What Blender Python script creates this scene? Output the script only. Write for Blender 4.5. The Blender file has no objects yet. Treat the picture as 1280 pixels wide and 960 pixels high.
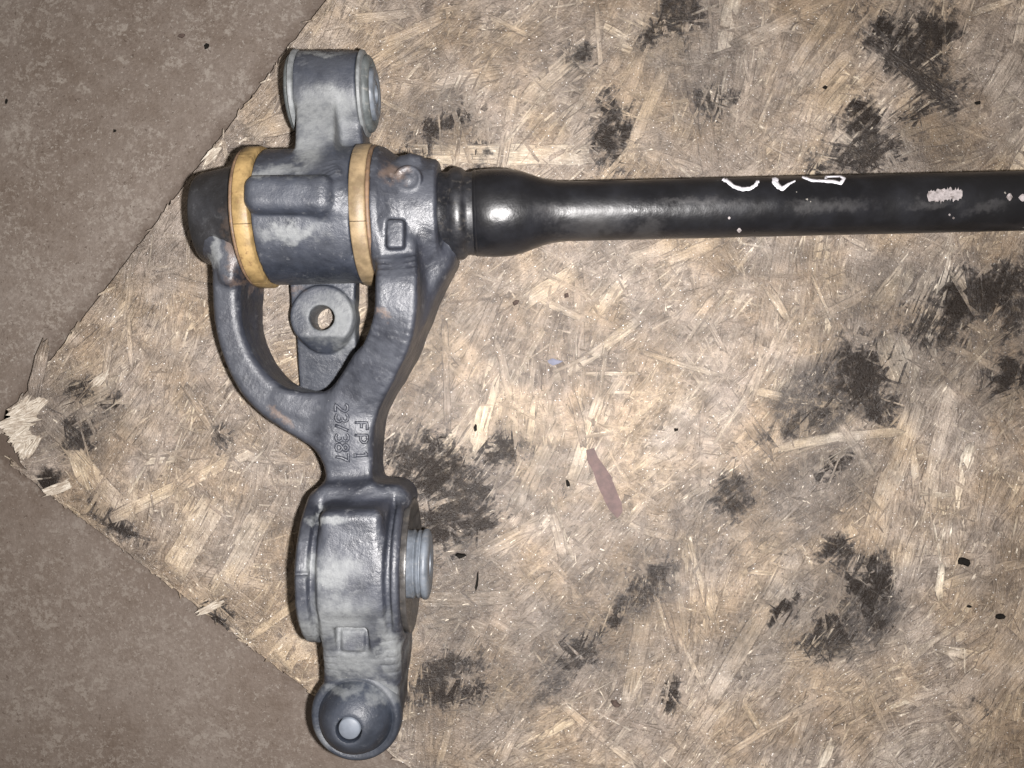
import bpy, bmesh, math, random
import numpy as np
from mathutils import Vector, Matrix

random.seed(7)
RNG = np.random.default_rng(11)
scene = bpy.context.scene
COL = scene.collection
MM = 0.001

# ------------------------------------------------------------------ camera, world, lamps, exposure
H = 450.0            # camera height above the board, millimetres
F = 967.0            # focal length in photo pixels (1280 wide)
cam_data = bpy.data.cameras.new('camera')
cam = bpy.data.objects.new('camera', cam_data)
COL.objects.link(cam)
cam.location = (0, 0, H*MM)
cam_data.sensor_width = 36.0
cam_data.lens = 36.0*F/1280.0
cam_data.clip_start = 0.01
cam_data.clip_end = 50
scene.camera = cam

world = bpy.data.worlds.new('World')
scene.world = world
world.use_nodes = True
bg = world.node_tree.nodes['Background']
bg.inputs[0].default_value = (1.0, 0.88, 0.76, 1)
bg.inputs[1].default_value = 0.24

def area_lamp(name, loc, target, size, power, color):
    d = bpy.data.lights.new(name, 'AREA')
    d.shape = 'DISK'; d.size = size; d.energy = power; d.color = color
    o = bpy.data.objects.new(name, d)
    COL.objects.link(o)
    o.location = loc
    v = Vector(target)-Vector(loc)
    o.rotation_euler = v.to_track_quat('-Z', 'Y').to_euler()
    return o
# the phone's flash, next to the lens
area_lamp('phone_flash', (0.025, -0.008, 0.452), (-0.02, -0.02, 0), 0.010, 6.7, (1.0, 0.965, 0.945))

scene.view_settings.view_transform = 'Standard'
scene.view_settings.look = 'None'
scene.view_settings.exposure = 0.0
scene.view_settings.gamma = 1.0
scene.cycles.max_bounces = 3
scene.cycles.diffuse_bounces = 2
scene.cycles.glossy_bounces = 2
scene.cycles.adaptive_threshold = 0.03
scene.cycles.sample_clamp_indirect = 4.0
scene.cycles.use_denoising = True

# ------------------------------------------------------------------ helpers
def P(px, py, z):
    s = (H-z)/F
    return ((px-640.0)*s, (480.0-py)*s, z)

def link(o, parent=None):
    COL.objects.link(o)
    if parent is not None:
        o.parent = parent
        o.matrix_parent_inverse = Matrix.Translation(-Vector(PIVOT.get(parent.name, (0, 0, 0))))
        PIVOT[o.name] = (0, 0, 0)
    return o
PIVOT = {}

def mesh_obj(name, verts, faces, mat, parent=None, smooth=True, scale=MM, attrs=None):
    me = bpy.data.meshes.new(name)
    v = np.asarray(verts, dtype=np.float64)*scale
    if isinstance(faces, np.ndarray):
        n = len(faces); k = faces.shape[1]
        me.vertices.add(len(v)); me.vertices.foreach_set('co', v.astype(np.float32).ravel())
        me.loops.add(n*k); me.loops.foreach_set('vertex_index', faces.astype(np.int32).ravel())
        me.polygons.add(n)
        me.polygons.foreach_set('loop_start', np.arange(0, n*k, k, dtype=np.int32))
        me.polygons.foreach_set('loop_total', np.full(n, k, dtype=np.int32))
        me.update(calc_edges=True)
    else:
        me.from_pydata([tuple(p) for p in v], [], faces)
        me.update()
    if smooth:
        me.polygons.foreach_set('use_smooth', np.ones(len(me.polygons), dtype=bool))
    if attrs:
        for an, (typ, data) in attrs.items():
            a = me.attributes.new(an, typ, 'POINT')
            a.data.foreach_set('vector' if typ == 'FLOAT_VECTOR' else 'value', np.asarray(data, dtype=np.float32).ravel())
    me.materials.append(mat)
    o = bpy.data.objects.new(name, me)
    return link(o, parent)

def tag(o, label=None, cat=None, group=None, kind=None):
    if label: o['label'] = label
    if cat: o['category'] = cat
    if group: o['group'] = group
    if kind: o['kind'] = kind
    return o

# ---- node helper
class NT:
    def __init__(self, tree):
        self.t = tree
    def n(self, typ, ins=None, **props):
        nd = self.t.nodes.new(typ)
        for k, v in props.items():
            setattr(nd, k, v)
        if ins:
            for k, v in ins.items():
                s = nd.inputs[k]
                if isinstance(v, bpy.types.NodeSocket):
                    self.t.links.new(v, s)
                else:
                    s.default_value = v
        return nd
    def math(self, op, a, b=None, c=None, clamp=False):
        ins = {0: a}
        if b is not None: ins[1] = b
        if c is not None: ins[2] = c
        return self.n('ShaderNodeMath', ins, operation=op, use_clamp=clamp).outputs[0]
    def vmath(self, op, a, b=None):
        ins = {0: a}
        if b is not None: ins[1] = b
        nd = self.n('ShaderNodeVectorMath', ins, operation=op)
        return nd.outputs[1] if op == 'LENGTH' else nd.outputs[0]
    def scale(self, a, f):
        nd = self.n('ShaderNodeVectorMath', {0: a}, operation='SCALE')
        nd.inputs['Scale'].default_value = f
        return nd.outputs[0]
    def noise(self, vec, scale, detail=3.0, rough=0.55, dist=0.0, color=False):
        nd = self.n('ShaderNodeTexNoise', {'Vector': vec, 'Scale': scale, 'Detail': detail, 'Roughness': rough, 'Distortion': dist})
        return nd.outputs['Color' if color else 'Fac']
    def ramp(self, fac, lo, hi, a=0.0, b=1.0, smooth=True):
        nd = self.n('ShaderNodeMapRange', {'Value': fac, 'From Min': lo, 'From Max': hi, 'To Min': a, 'To Max': b})
        nd.interpolation_type = 'SMOOTHSTEP' if smooth else 'LINEAR'
        nd.clamp = True
        return nd.outputs[0]
    def mix(self, fac, a, b, blend='MIX'):
        nd = self.n('ShaderNodeMix', data_type='RGBA', blend_type=blend)
        for sock, v in ((nd.inputs[0], fac), (nd.inputs[6], a), (nd.inputs[7], b)):
            if isinstance(v, bpy.types.NodeSocket): self.t.links.new(v, sock)
            else: sock.default_value = v if not isinstance(v, tuple) else (v+(1.0,) if len(v) == 3 else v)
        return nd.outputs[2]
    def colorramp(self, fac, stops):
        nd = self.n('ShaderNodeValToRGB', {'Fac': fac})
        el = nd.color_ramp.elements
        el[0].position = stops[0][0]; el[0].color = stops[0][1]+(1,)
        el[1].position = stops[-1][0]; el[1].color = stops[-1][1]+(1,)
        for p, c in stops[1:-1]:
            e = el.new(p); e.color = c+(1,)
        return nd.outputs[0]
    def blobs(self, vec, lst, z=0.0):
        """smallest normalised distance to a list of ellipses (px,py,rx,ry,angle) given in photo pixels on a plane z"""
        cur = None
        s = (H-z)/F*MM
        for i, (px, py, rx, ry, ang) in enumerate(lst):
            p = P(px, py, z)
            if i and i % 5 == 0:      # evaluate in sequence, a few at a time
                vec = self.n('ShaderNodeVectorMath', {0: cur, 1: (1e-12, 1e-12, 1e-12), 2: vec}, operation='MULTIPLY_ADD').outputs[0]
            mp = self.n('ShaderNodeMapping', {'Vector': vec, 'Location': (p[0]*MM, p[1]*MM, 0), 'Rotation': (0, 0, math.radians(ang)),
                                              'Scale': (rx*s, ry*s, 1e6)}, vector_type='TEXTURE')
            d = self.vmath('LENGTH', mp.outputs[0])
            cur = d if cur is None else self.math('MINIMUM', cur, d)
        return cur

def material(name):
    m = bpy.data.materials.new(name)
    m.use_nodes = True
    t = NT(m.node_tree)
    b = m.node_tree.nodes['Principled BSDF']
    return m, t, b

def setin(t, b, **kw):
    for k, v in kw.items():
        s = b.inputs[k.replace('_', ' ')]
        if isinstance(v, bpy.types.NodeSocket): t.t.links.new(v, s)
        else: s.default_value = v if not (isinstance(v, tuple) and len(v) == 3 and s.type == 'RGBA') else v+(1,)

def bump(t, b, height, strength, dist):
    nd = t.n('ShaderNodeBump', {'Height': height, 'Strength': strength, 'Distance': dist})
    t.t.links.new(nd.outputs[0], b.inputs['Normal'])

def geo_pos(t):
    return t.n('ShaderNodeNewGeometry').outputs['Position']

# ------------------------------------------------------------------ board materials
OIL = [  # oil stains: px, py, rx, ry, angle
 (850, 12, 20, 24, 0), (822, 35, 26, 10, 40), (1140, 75, 46, 22, -45), (1112, 42, 22, 20, 0), (1166, 42, 24, 26, 30), (1160, 110, 40, 12, -40), (1143, 140, 8, 22, -10),
 (725, 70, 16, 14, 20), (765, 165, 20, 30, 0), (766, 190, 9, 22, 0), (893, 125, 20, 14, 0), (1084, 150, 22, 16, -20), (1075, 195, 44, 18, 10), (1085, 172, 18, 16, 0),
 (552, 152, 32, 9, 22), (540, 165, 10, 9, 45), (518, 190, 14, 10, 0), (602, 192, 12, 14, 0), (860, 8, 16, 14, 0),
 (1240, 365, 60, 20, 22), (1170, 410, 28, 26, 0), (1195, 380, 22, 30, 10), (1262, 470, 24, 18, 0), (1270, 395, 22, 20, 0),
 (1075, 468, 38, 34, 35), (1095, 505, 22, 20, 0), (1005, 528, 40, 9, 25), (1040, 585, 20, 8, 35), (915, 620, 18, 22, 0),
 (545, 590, 40, 40, 0), (520, 575, 30, 24, 0), (575, 610, 26, 40, 30), (545, 660, 26, 30, 35), (560, 645, 20, 46, -30),
 (805, 735, 34, 13, 45), (770, 772, 20, 8, 40), (722, 815, 22, 14, 40),
 (1088, 735, 22, 30, 0), (1095, 765, 14, 26, 0), (1040, 805, 34, 16, 8), (1040, 780, 18, 12, 0), (985, 770, 14, 12, 0), (980, 760, 18, 10, 50), (1050, 690, 16, 16, 0),
 (550, 845, 44, 16, 30), (565, 865, 34, 14, 0), (600, 655, 12, 14, 0),
 (98, 548, 16, 14, 30), (102, 490, 14, 14, 0), (85, 530, 10, 8, 0), (60, 605, 14, 12, 30), (135, 505, 10, 10, 0), (278, 545, 9, 14, 0), (270, 768, 14, 12, -30), (145, 655, 26, 8, -35),
 (1228, 880, 12, 10, 0), (840, 870, 8, 14, 0), (630, 560, 22, 14, 0),
]
GREASE = [(800, 750, 120, 20, 42), (690, 848, 60, 28, 55), (915, 622, 40, 30, 40), (1040, 490, 90, 50, 30), (1210, 385, 90, 40, 20), (1075, 770, 70, 50, 30), (560, 690, 70, 150, 0), (530, 420, 40, 110, 0), (750, 770, 130, 70, 45), (1000, 620, 130, 60, 30), (1140, 420, 120, 90, 20), (1130, 190, 90, 40, 10), (870, 60, 80, 60, 30),
          (540, 150, 70, 40, 0), (1010, 770, 120, 60, 20), (650, 590, 80, 60, 0), (880, 660, 90, 60, 40), (620, 850, 110, 60, 10), (1240, 420, 70, 120, 0), (100, 520, 60, 60, 0)]

def blob_dist(xy, lst):
    """smallest normalised distance of plan points (mm) to a list of ellipses given in photo pixels on the board"""
    xy = np.asarray(xy, float)[:, :2]
    best = np.full(len(xy), 9.0)
    for (px, py, rx, ry, ang) in lst:
        c = P(px, py, 0); a = math.radians(ang)
        dx = xy[:, 0]-c[0]; dy = xy[:, 1]-c[1]
        u = (dx*math.cos(a)+dy*math.sin(a))/(rx*H/F); w = (-dx*math.sin(a)+dy*math.cos(a))/(ry*H/F)
        best = np.minimum(best, np.sqrt(u*u+w*w))
    return best

def stain_attrs(me, xy):
    d = np.stack([blob_dist(xy, [b]) for b in OIL], 0)
    k = np.array([0.62+0.38*((i*0.61803) % 1.0) for i in range(len(OIL))])[np.argmin(d, 0)]
    at = me.attributes.new('soak', 'FLOAT', 'POINT')
    at.data.foreach_set('value', k.astype(np.float32))
    d = np.stack([blob_dist(xy, [b]) for b in GREASE], 0)
    k = np.where(np.argmin(d, 0) < 6, 0.95, 0.50)
    at = me.attributes.new('smear', 'FLOAT', 'POINT')
    at.data.foreach_set('value', k.astype(np.float32))
    for an, lst in (('oil', OIL), ('grease', GREASE)):
        at = me.attributes.new(an, 'FLOAT', 'POINT')
        at.data.foreach_set('value', np.minimum(blob_dist(xy, lst), 4.0).astype(np.float32))

def wood_material(name, source):
    """source: 'object' tone from Object Info, 'attr' tone attribute, 'base' the mat of fines under the strands"""
    m, t, b = material(name)
    p = geo_pos(t)
    if source == 'base':
        tone = t.ramp(t.noise(p, 260.0, 3, 0.6), 0.35, 0.75, 0.0, 0.5)
        suv = t.vmath('MULTIPLY', p, (1.0, 1.0, 0.0))
        edge = None
    else:
        a = t.n('ShaderNodeAttribute', attribute_name='suv')
        suv = a.outputs['Vector']
        edge = t.n('ShaderNodeAttribute', attribute_name='edge').outputs['Fac']
        if source == 'object':
            rnd = t.n('ShaderNodeObjectInfo').outputs['Random']
            tone_base = t.n('ShaderNodeAttribute', attribute_name='tone', attribute_type='OBJECT').outputs['Fac']
            tone = tone_base
            suv = t.vmath('ADD', suv, t.n('ShaderNodeCombineXYZ', {0: t.math('MULTIPLY', rnd, 7.0), 1: t.math('MULTIPLY', rnd, 3.0), 2: 0.0}).outputs[0])
        else:
            tone = t.n('ShaderNodeAttribute', attribute_name='tone').outputs['Fac']
    # fibres along the strand
    fv = t.vmath('MULTIPLY', suv, (40.0, 900.0, 1.0))
    fib = t.noise(fv, 1.0, 4, 0.6)
    fv2 = t.vmath('MULTIPLY', suv, (140.0, 650.0, 1.0))
    fib2 = t.noise(fv2, 1.0, 2, 0.6, 0.3)
    col = t.colorramp(tone, [(0.0, (0.120, 0.098, 0.083)), (0.3, (0.225, 0.190, 0.163)), (0.55, (0.318, 0.270, 0.225)), (0.8, (0.42, 0.363, 0.295)), (1.0, (0.58, 0.525, 0.445))])
    fcol = t.ramp(t.math('ADD', t.math('MULTIPLY', fib, 0.65), t.math('MULTIPLY', fib2, 0.35)), 0.34, 0.64, 0.30, 1.34, smooth=False)
    fc = t.n('ShaderNodeCombineColor', {0: fcol, 1: fcol, 2: fcol}).outputs[0]
    col = t.mix(0.85 if source != 'base' else 0.5, col, fc, 'MULTIPLY')
    # trodden-in mud over everything, in soft patches
    mudn = t.math('ADD', t.math('MULTIPLY', t.noise(p, 42.0, 5, 0.62), 0.6), t.math('MULTIPLY', t.noise(p, 190.0, 4, 0.65), 0.4))
    mud = t.ramp(mudn, 0.40, 0.60, 0.08, 0.68)
    mudc = t.colorramp(t.noise(p, 16.0, 3, 0.6), [(0.32, (0.205, 0.155, 0.113)), (0.5, (0.272, 0.221, 0.180)), (0.68, (0.33, 0.284, 0.247))])
    fine = t.ramp(t.noise(p, 1100.0, 3, 0.7), 0.3, 0.7, 0.72, 1.22)
    mudc = t.mix(1.0, mudc, t.n('ShaderNodeCombineColor', {0: fine, 1: fine, 2: fine}).outputs[0], 'MULTIPLY')
    col = t.mix(mud, col, mudc)
    warm = t.ramp(t.noise(p, 19.0, 3, 0.6), 0.40, 0.64, 0.0, 1.0)
    col = t.mix(t.math('MULTIPLY', warm, 0.85), col, (1.06, 0.965, 0.80), 'MULTIPLY')
    # old footprints and damp: broad uneven soiling, and cracks along the fibre
    soil = t.math('MULTIPLY', t.ramp(t.noise(p, 11.0, 4, 0.6), 0.36, 0.62, 0.72, 1.12), t.ramp(t.noise(p, 85.0, 4, 0.7), 0.36, 0.62, 0.78, 1.12))
    col = t.mix(1.0, col, t.n('ShaderNodeCombineColor', {0: soil, 1: t.math('POWER', soil, 1.05), 2: t.math('POWER', soil, 1.10)}).outputs[0], 'MULTIPLY')
    crack = t.ramp(t.noise(t.vmath('MULTIPLY', suv, (45.0, 480.0, 1.0)), 1.0, 3, 0.6), 0.39, 0.33, 0.0, 0.6)
    col = t.mix(crack, col, (0.055, 0.042, 0.033))
    # dirt packed along the strand's rim
    if edge is not None:
        en = t.math('MULTIPLY', edge, t.ramp(t.noise(p, 240.0, 3, 0.6), 0.32, 0.56, 0.25, 1.0))
        col = t.mix(en, col, (0.07, 0.055, 0.045))
    # dark grit, and white glints painted into the colour as specks
    grit = t.ramp(t.noise(p, 620.0, 2, 0.6), 0.655, 0.70)
    col = t.mix(t.math('MULTIPLY', grit, 0.75), col, (0.06, 0.048, 0.04))
    sand_glint = t.ramp(t.noise(p, 780.0, 2, 0.6), 0.70, 0.725)
    col = t.mix(sand_glint, col, (0.85, 0.83, 0.80))
    # grey grease and black oil
    d = t.n('ShaderNodeAttribute', attribute_name='oil').outputs['Fac']
    d = t.math('ADD', d, t.math('MULTIPLY', t.math('SUBTRACT', tone, 0.45), 1.1))      # strands soak up more or less of it
    d = t.math('ADD', d, t.math('MULTIPLY', t.math('SUBTRACT', t.noise(p, 95.0, 5, 0.7), 0.5), 3.6))
    d = t.math('ADD', d, t.math('MULTIPLY', t.math('SUBTRACT', fib, 0.5), 1.1))
    d = t.math('ADD', d, t.math('MULTIPLY', t.math('SUBTRACT', t.noise(p, 420.0, 4, 0.7), 0.5), 1.3))
    d = t.math('ADD', t.math('MULTIPLY', d, 1.22), 0.0)
    oil = t.math('MULTIPLY', t.ramp(d, 1.75, 0.55), t.n('ShaderNodeAttribute', attribute_name='soak').outputs['Fac'])
    dg = t.n('ShaderNodeAttribute', attribute_name='grease').outputs['Fac']
    dg = t.math('ADD', dg, t.math('MULTIPLY', t.math('SUBTRACT', t.noise(p, 60.0, 3, 0.6), 0.5), 1.4))
    gr = t.math('MAXIMUM', t.math('MULTIPLY', t.ramp(dg, 1.3, 0.6), t.n('ShaderNodeAttribute', attribute_name='smear').outputs['Fac']), t.ramp(d, 2.3, 1.1))
    grn = t.math('MULTIPLY', gr, t.ramp(t.math('ADD', t.math('MULTIPLY', t.noise(p, 200.0, 4, 0.65), 0.6), t.math('MULTIPLY', fib, 0.4)), 0.36, 0.54, 0.35, 1.0))
    col = t.mix(t.math('MULTIPLY', grn, 0.95), col, (0.028, 0.024, 0.023))
    oiln = t.math('MULTIPLY', oil, t.ramp(fib, 0.40, 0.75, 1.0, 0.90))
    col = t.mix(oiln, col, (0.015, 0.0115, 0.0095))
    # pale bruised chips where the surface broke
    chip = t.ramp(t.noise(t.vmath('MULTIPLY', suv, (110.0, 360.0, 1.0)), 1.0, 3, 0.6), 0.645, 0.73)
    chip = t.math('MULTIPLY', chip, t.math('SUBTRACT', 1.0, oil))
    col = t.mix(t.math('MULTIPLY', chip, 0.75), col, (0.62, 0.55, 0.45))
    setin(t, b, Base_Color=col)
    rr = t.ramp(t.noise(p, 300.0, 3, 0.6), 0.35, 0.65, 0.30, 0.62)
    rr = t.math('MULTIPLY', rr, t.math('SUBTRACT', 1.0, t.math('MULTIPLY', oil, 0.25)))
    setin(t, b, Roughness=rr)
    setin(t, b, Specular_IOR_Level=t.math('SUBTRACT', 0.45, t.math('MULTIPLY', oil, 0.3)))
    h = t.math('ADD', t.math('MULTIPLY', fib, 0.7), t.math('MULTIPLY', t.noise(p, 750.0, 3, 0.7), 1.0))
    bump(t, b, h, 0.9, 0.0009)
    return m

M_STRAND = wood_material('wood_strand', 'object')
M_FINES = wood_material('wood_slivers', 'attr')
M_BASE = wood_material('wood_base', 'base')

# ------------------------------------------------------------------ concrete
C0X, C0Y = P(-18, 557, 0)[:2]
EDGE_SHADE_DIRT = [(-0.795, 0.607, 0.018, 0.85), (-0.605, -0.796, 0.010, 0.8)]
def concrete_material():
    m, t, b = material('concrete')
    p = geo_pos(t)
    n = t.math('ADD', t.math('MULTIPLY', t.noise(p, 14.0, 6, 0.6), 0.55), t.math('MULTIPLY', t.noise(p, 90.0, 5, 0.65), 0.45))
    col = t.colorramp(n, [(0.38, (0.250, 0.208, 0.176)), (0.46, (0.338, 0.290, 0.253)), (0.54, (0.398, 0.349, 0.311)), (0.62, (0.51, 0.458, 0.415))])
    fine = t.ramp(t.noise(p, 480.0, 4, 0.7), 0.30, 0.70, 0.78, 1.20)
    col = t.mix(1.0, col, t.n('ShaderNodeCombineColor', {0: fine, 1: fine, 2: fine}).outputs[0], 'MULTIPLY')
    # pale lime flecks gathered in patches
    area = t.ramp(t.noise(p, 30.0, 4, 0.6), 0.46, 0.58)
    fl = t.ramp(t.noise(p, 240.0, 5, 0.8), 0.53, 0.585)
    col = t.mix(t.math('MULTIPLY', t.math('MULTIPLY', area, fl), 0.9), col, (0.66, 0.61, 0.55))
    fl2 = t.ramp(t.noise(p, 520.0, 2, 0.6), 0.645, 0.675)
    col = t.mix(fl2, col, (0.70, 0.66, 0.60))
    sc = t.math('MULTIPLY', t.ramp(t.noise(p, 48.0, 4, 0.7), 0.575, 0.63), t.ramp(t.noise(p, 330.0, 4, 0.7), 0.44, 0.56))
    col = t.mix(t.math('MULTIPLY', sc, 0.85), col, (0.74, 0.69, 0.62))
    dk = t.ramp(t.noise(p, 410.0, 2, 0.6), 0.335, 0.295)
    col = t.mix(t.math('MULTIPLY', dk, 0.75), col, (0.05, 0.04, 0.034))
    # shadow and brown grime along the board's edges, painted into the concrete colour
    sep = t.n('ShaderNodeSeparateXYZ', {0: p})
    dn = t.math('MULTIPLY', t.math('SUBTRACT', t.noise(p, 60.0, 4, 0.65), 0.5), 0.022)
    for (nx, ny, wd, am) in EDGE_SHADE_DIRT:
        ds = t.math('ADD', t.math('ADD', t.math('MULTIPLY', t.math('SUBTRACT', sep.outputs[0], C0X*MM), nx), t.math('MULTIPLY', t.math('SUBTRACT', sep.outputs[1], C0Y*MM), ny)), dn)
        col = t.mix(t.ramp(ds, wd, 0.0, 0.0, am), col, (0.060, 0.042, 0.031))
    setin(t, b, Base_Color=col, Roughness=t.ramp(n, 0.3, 0.7, 0.55, 0.85))
    bump(t, b, t.math('ADD', t.noise(p, 160.0, 5, 0.7), t.math('MULTIPLY', t.noise(p, 900.0, 2, 0.6), 0.3)), 0.5, 0.0012)
    return m
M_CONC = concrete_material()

# ------------------------------------------------------------------ metal, rubber, plastic materials
DUST = [(395, 150, 46, 46, 20), (392, 190, 26, 34, 0), (425, 130, 30, 28, 0), (432, 760, 52, 42, 5), (430, 700, 34, 26, 0), (400, 780, 26, 34, 0), (445, 822, 52, 26, 0), (490, 800, 16, 50, 0), (480, 862, 26, 14, -40), (430, 858, 34, 8, 15), (400, 930, 14, 26, 20), (350, 228, 44, 12, 0),
        (380, 300, 46, 12, 0), (402, 392, 46, 40, 0), (420, 640, 30, 7, 0), (272, 315, 9, 20, 0), (395, 65, 36, 7, 0)]
GRIME = [(295, 300, 12, 46, 0), (495, 222, 20, 16, 0), (487, 395, 10, 10, 0), (345, 522, 26, 9, -30), (318, 352, 40, 8, -10)]

def metal_material(name, base, rough, dust=0.8, spec=0.5, bumps=1.0):
    m, t, b = material(name)
    p = geo_pos(t)
    n = t.noise(p, 55.0, 5, 0.6)
    col = t.mix(t.ramp(n, 0.35, 0.65), tuple(c*0.72 for c in base), tuple(c*1.28 for c in base))
    grain = t.noise(p, 650.0, 4, 0.65)
    wearn = t.ramp(t.noise(p, 210.0, 5, 0.7), 0.56, 0.72)
    col = t.mix(t.math('MULTIPLY', wearn, 0.35*dust), col, (0.22, 0.225, 0.235))
    # thin film of dust that has settled on the upward faces, scuffed off in places
    nz = t.n('ShaderNodeSeparateXYZ', {0: t.n('ShaderNodeNewGeometry').outputs['Normal']}).outputs[2]
    film = t.math('MULTIPLY', t.ramp(nz, 0.50, 0.95), t.ramp(t.noise(p, 70.0, 5, 0.65), 0.34, 0.62, 0.25, 1.0))
    col = t.mix(t.math('MULTIPLY', film, 0.68*dust), col, (0.064, 0.069, 0.082))
    off = t.scale(t.vmath('SUBTRACT', t.noise(p, 75.0, 4, 0.65, color=True), (0.5, 0.5, 0.5)), 0.022)
    q = t.vmath('ADD', p, off)
    d = t.blobs(q, DUST, 55.0)
    d = t.math('ADD', d, t.math('MULTIPLY', t.math('SUBTRACT', t.noise(p, 110.0, 4, 0.65), 0.5), 1.0))
    du = t.ramp(d, 1.2, 0.3)
    dn = t.math('MULTIPLY', du, t.ramp(t.noise(p, 300.0, 4, 0.7), 0.28, 0.60, 0.6, 1.0))
    col = t.mix(t.math('MULTIPLY', dn, dust), col, (0.175, 0.183, 0.186))
    rd = t.math('ADD', t.blobs(q, GRIME, 60.0), t.math('MULTIPLY', t.math('SUBTRACT', t.noise(p, 190.0, 4, 0.7), 0.5), 1.2))
    ru = t.math('MULTIPLY', t.ramp(rd, 1.1, 0.3), 0.45*dust)
    col = t.mix(ru, col, (0.20, 0.135, 0.095))
    spk = t.ramp(t.noise(p, 780.0, 2, 0.6), 0.74, 0.78)
    col = t.mix(t.math('MULTIPLY', spk, 0.5*dust), col, (0.42, 0.41, 0.40))
    rr = t.math('ADD', t.ramp(n, 0.3, 0.7, rough-0.09, rough+0.09), t.math('MULTIPLY', dn, 0.28*dust))
    setin(t, b, Base_Color=col, Roughness=rr)
    b.inputs['Specular IOR Level'].default_value = spec
    hh = t.math('ADD', t.math('MULTIPLY', grain, 2.6), t.math('MULTIPLY', t.noise(p, 260.0, 3, 0.6), 1.2))
    bump(t, b, hh, 0.20*bumps, 0.0008)
    return m

M_CAST = metal_material('cast_iron', (0.0175, 0.0195, 0.027), 0.43)
M_LEVER = metal_material('cast_lever', (0.020, 0.0235, 0.033), 0.42)
M_BOOT = metal_material('dusty_rubber', (0.018, 0.022, 0.031), 0.42, 0.45, 0.4, 1.0)
M_DARKCAP = metal_material('dark_cap', (0.011, 0.0105, 0.011), 0.42, 0.30, 0.45)

def simple(name, base, rough, var=0.25, spec=0.5, metal=0.0, sc=120.0, bmp=0.25, speck=None):
    m, t, b = material(name)
    p = geo_pos(t)
    n = t.noise(p, sc, 5, 0.65)
    col = t.mix(t.ramp(n, 0.3, 0.7), tuple(c*(1-var) for c in base), tuple(min(1, c*(1+var)) for c in base))
    if speck:
        col = t.mix(t.ramp(t.noise(p, 300.0, 4, 0.7), 0.52, 0.72, 0.0, speck[1]), col, speck[0])
    setin(t, b, Base_Color=col, Roughness=t.ramp(n, 0.3, 0.7, max(0.05, rough-0.1), rough+0.1), Metallic=metal)
    b.inputs['Specular IOR Level'].default_value = spec
    if bmp:
        bump(t, b, t.noise(p, 520.0, 4, 0.65), bmp, 0.0006)
    return m

M_RUBBER = simple('black_rubber', (0.030, 0.028, 0.027), 0.35, 0.4, speck=((0.10, 0.085, 0.07), 0.5))
M_GREYRUB = simple('grey_rubber', (0.075, 0.084, 0.086), 0.6, 0.3, speck=((0.24, 0.23, 0.21), 0.5))
M_RIM = simple('pale_rim', (0.13, 0.138, 0.142), 0.55, 0.35, speck=((0.08, 0.08, 0.085), 0.6))
M_SLEEVE = simple('steel_sleeve', (0.092, 0.104, 0.122), 0.48, 0.3, speck=((0.17, 0.17, 0.17), 0.6))
M_PIN = simple('pin_steel', (0.115, 0.13, 0.155), 0.55, 0.12, bmp=0.1)
M_WHITE = simple('white_paint', (0.56, 0.55, 0.59), 0.7, 0.15, sc=400.0, speck=((0.20, 0.20, 0.22), 0.9))
M_BARE = simple('chipped_paint', (0.25, 0.225, 0.225), 0.7, 0.3, sc=350.0, speck=((0.08, 0.065, 0.06), 0.95))
M_PLASTIC = simple('amber_plastic', (0.225, 0.152, 0.064), 0.55, 0.45, sc=70.0, speck=((0.13, 0.075, 0.035), 0.95))
M_PLASTIC2 = simple('tan_plastic', (0.19, 0.139, 0.080), 0.55, 0.4, sc=70.0, speck=((0.13, 0.09, 0.055), 0.95))
M_RINGDARK = simple('seal_lip', (0.105, 0.066, 0.040), 0.6, 0.4, speck=((0.19, 0.11, 0.055), 0.8))
M_CRUMB = simple('black_crumb', (0.010, 0.009, 0.008), 0.9, 0.3, spec=0.05)
M_FLAKE = simple('rust_flake', (0.100, 0.069, 0.066), 0.85, 0.25, sc=200.0, speck=((0.10, 0.07, 0.06), 0.7))
M_BROWN = simple('brown_chip', (0.060, 0.044, 0.038), 0.9, 0.3, spec=0.1)
M_BLUE = simple('blue_chip', (0.15, 0.155, 0.20), 0.8, 0.15, spec=0.1)
def torn_wood_material():
    m, t, b = material('torn_wood')
    suv = t.n('ShaderNodeAttribute', attribute_name='suv').outputs['Vector']
    p = geo_pos(t)
    fib = t.noise(t.vmath('ADD', t.vmath('MULTIPLY', suv, (80.0, 1100.0, 1.0)), t.scale(p, 30.0)), 1.0, 4, 0.65)
    col = t.colorramp(fib, [(0.34, (0.17, 0.135, 0.10)), (0.45, (0.36, 0.31, 0.25)), (0.58, (0.52, 0.47, 0.40)), (0.70, (0.62, 0.58, 0.52))])
    col = t.mix(t.ramp(t.noise(p, 150.0, 4, 0.7), 0.46, 0.62, 0.0, 0.6), col, (0.25, 0.20, 0.155))
    setin(t, b, Base_Color=col, Roughness=0.8)
    bump(t, b, fib, 1.0, 0.0012)
    return m
M_PALEWOOD = torn_wood_material()

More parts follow.
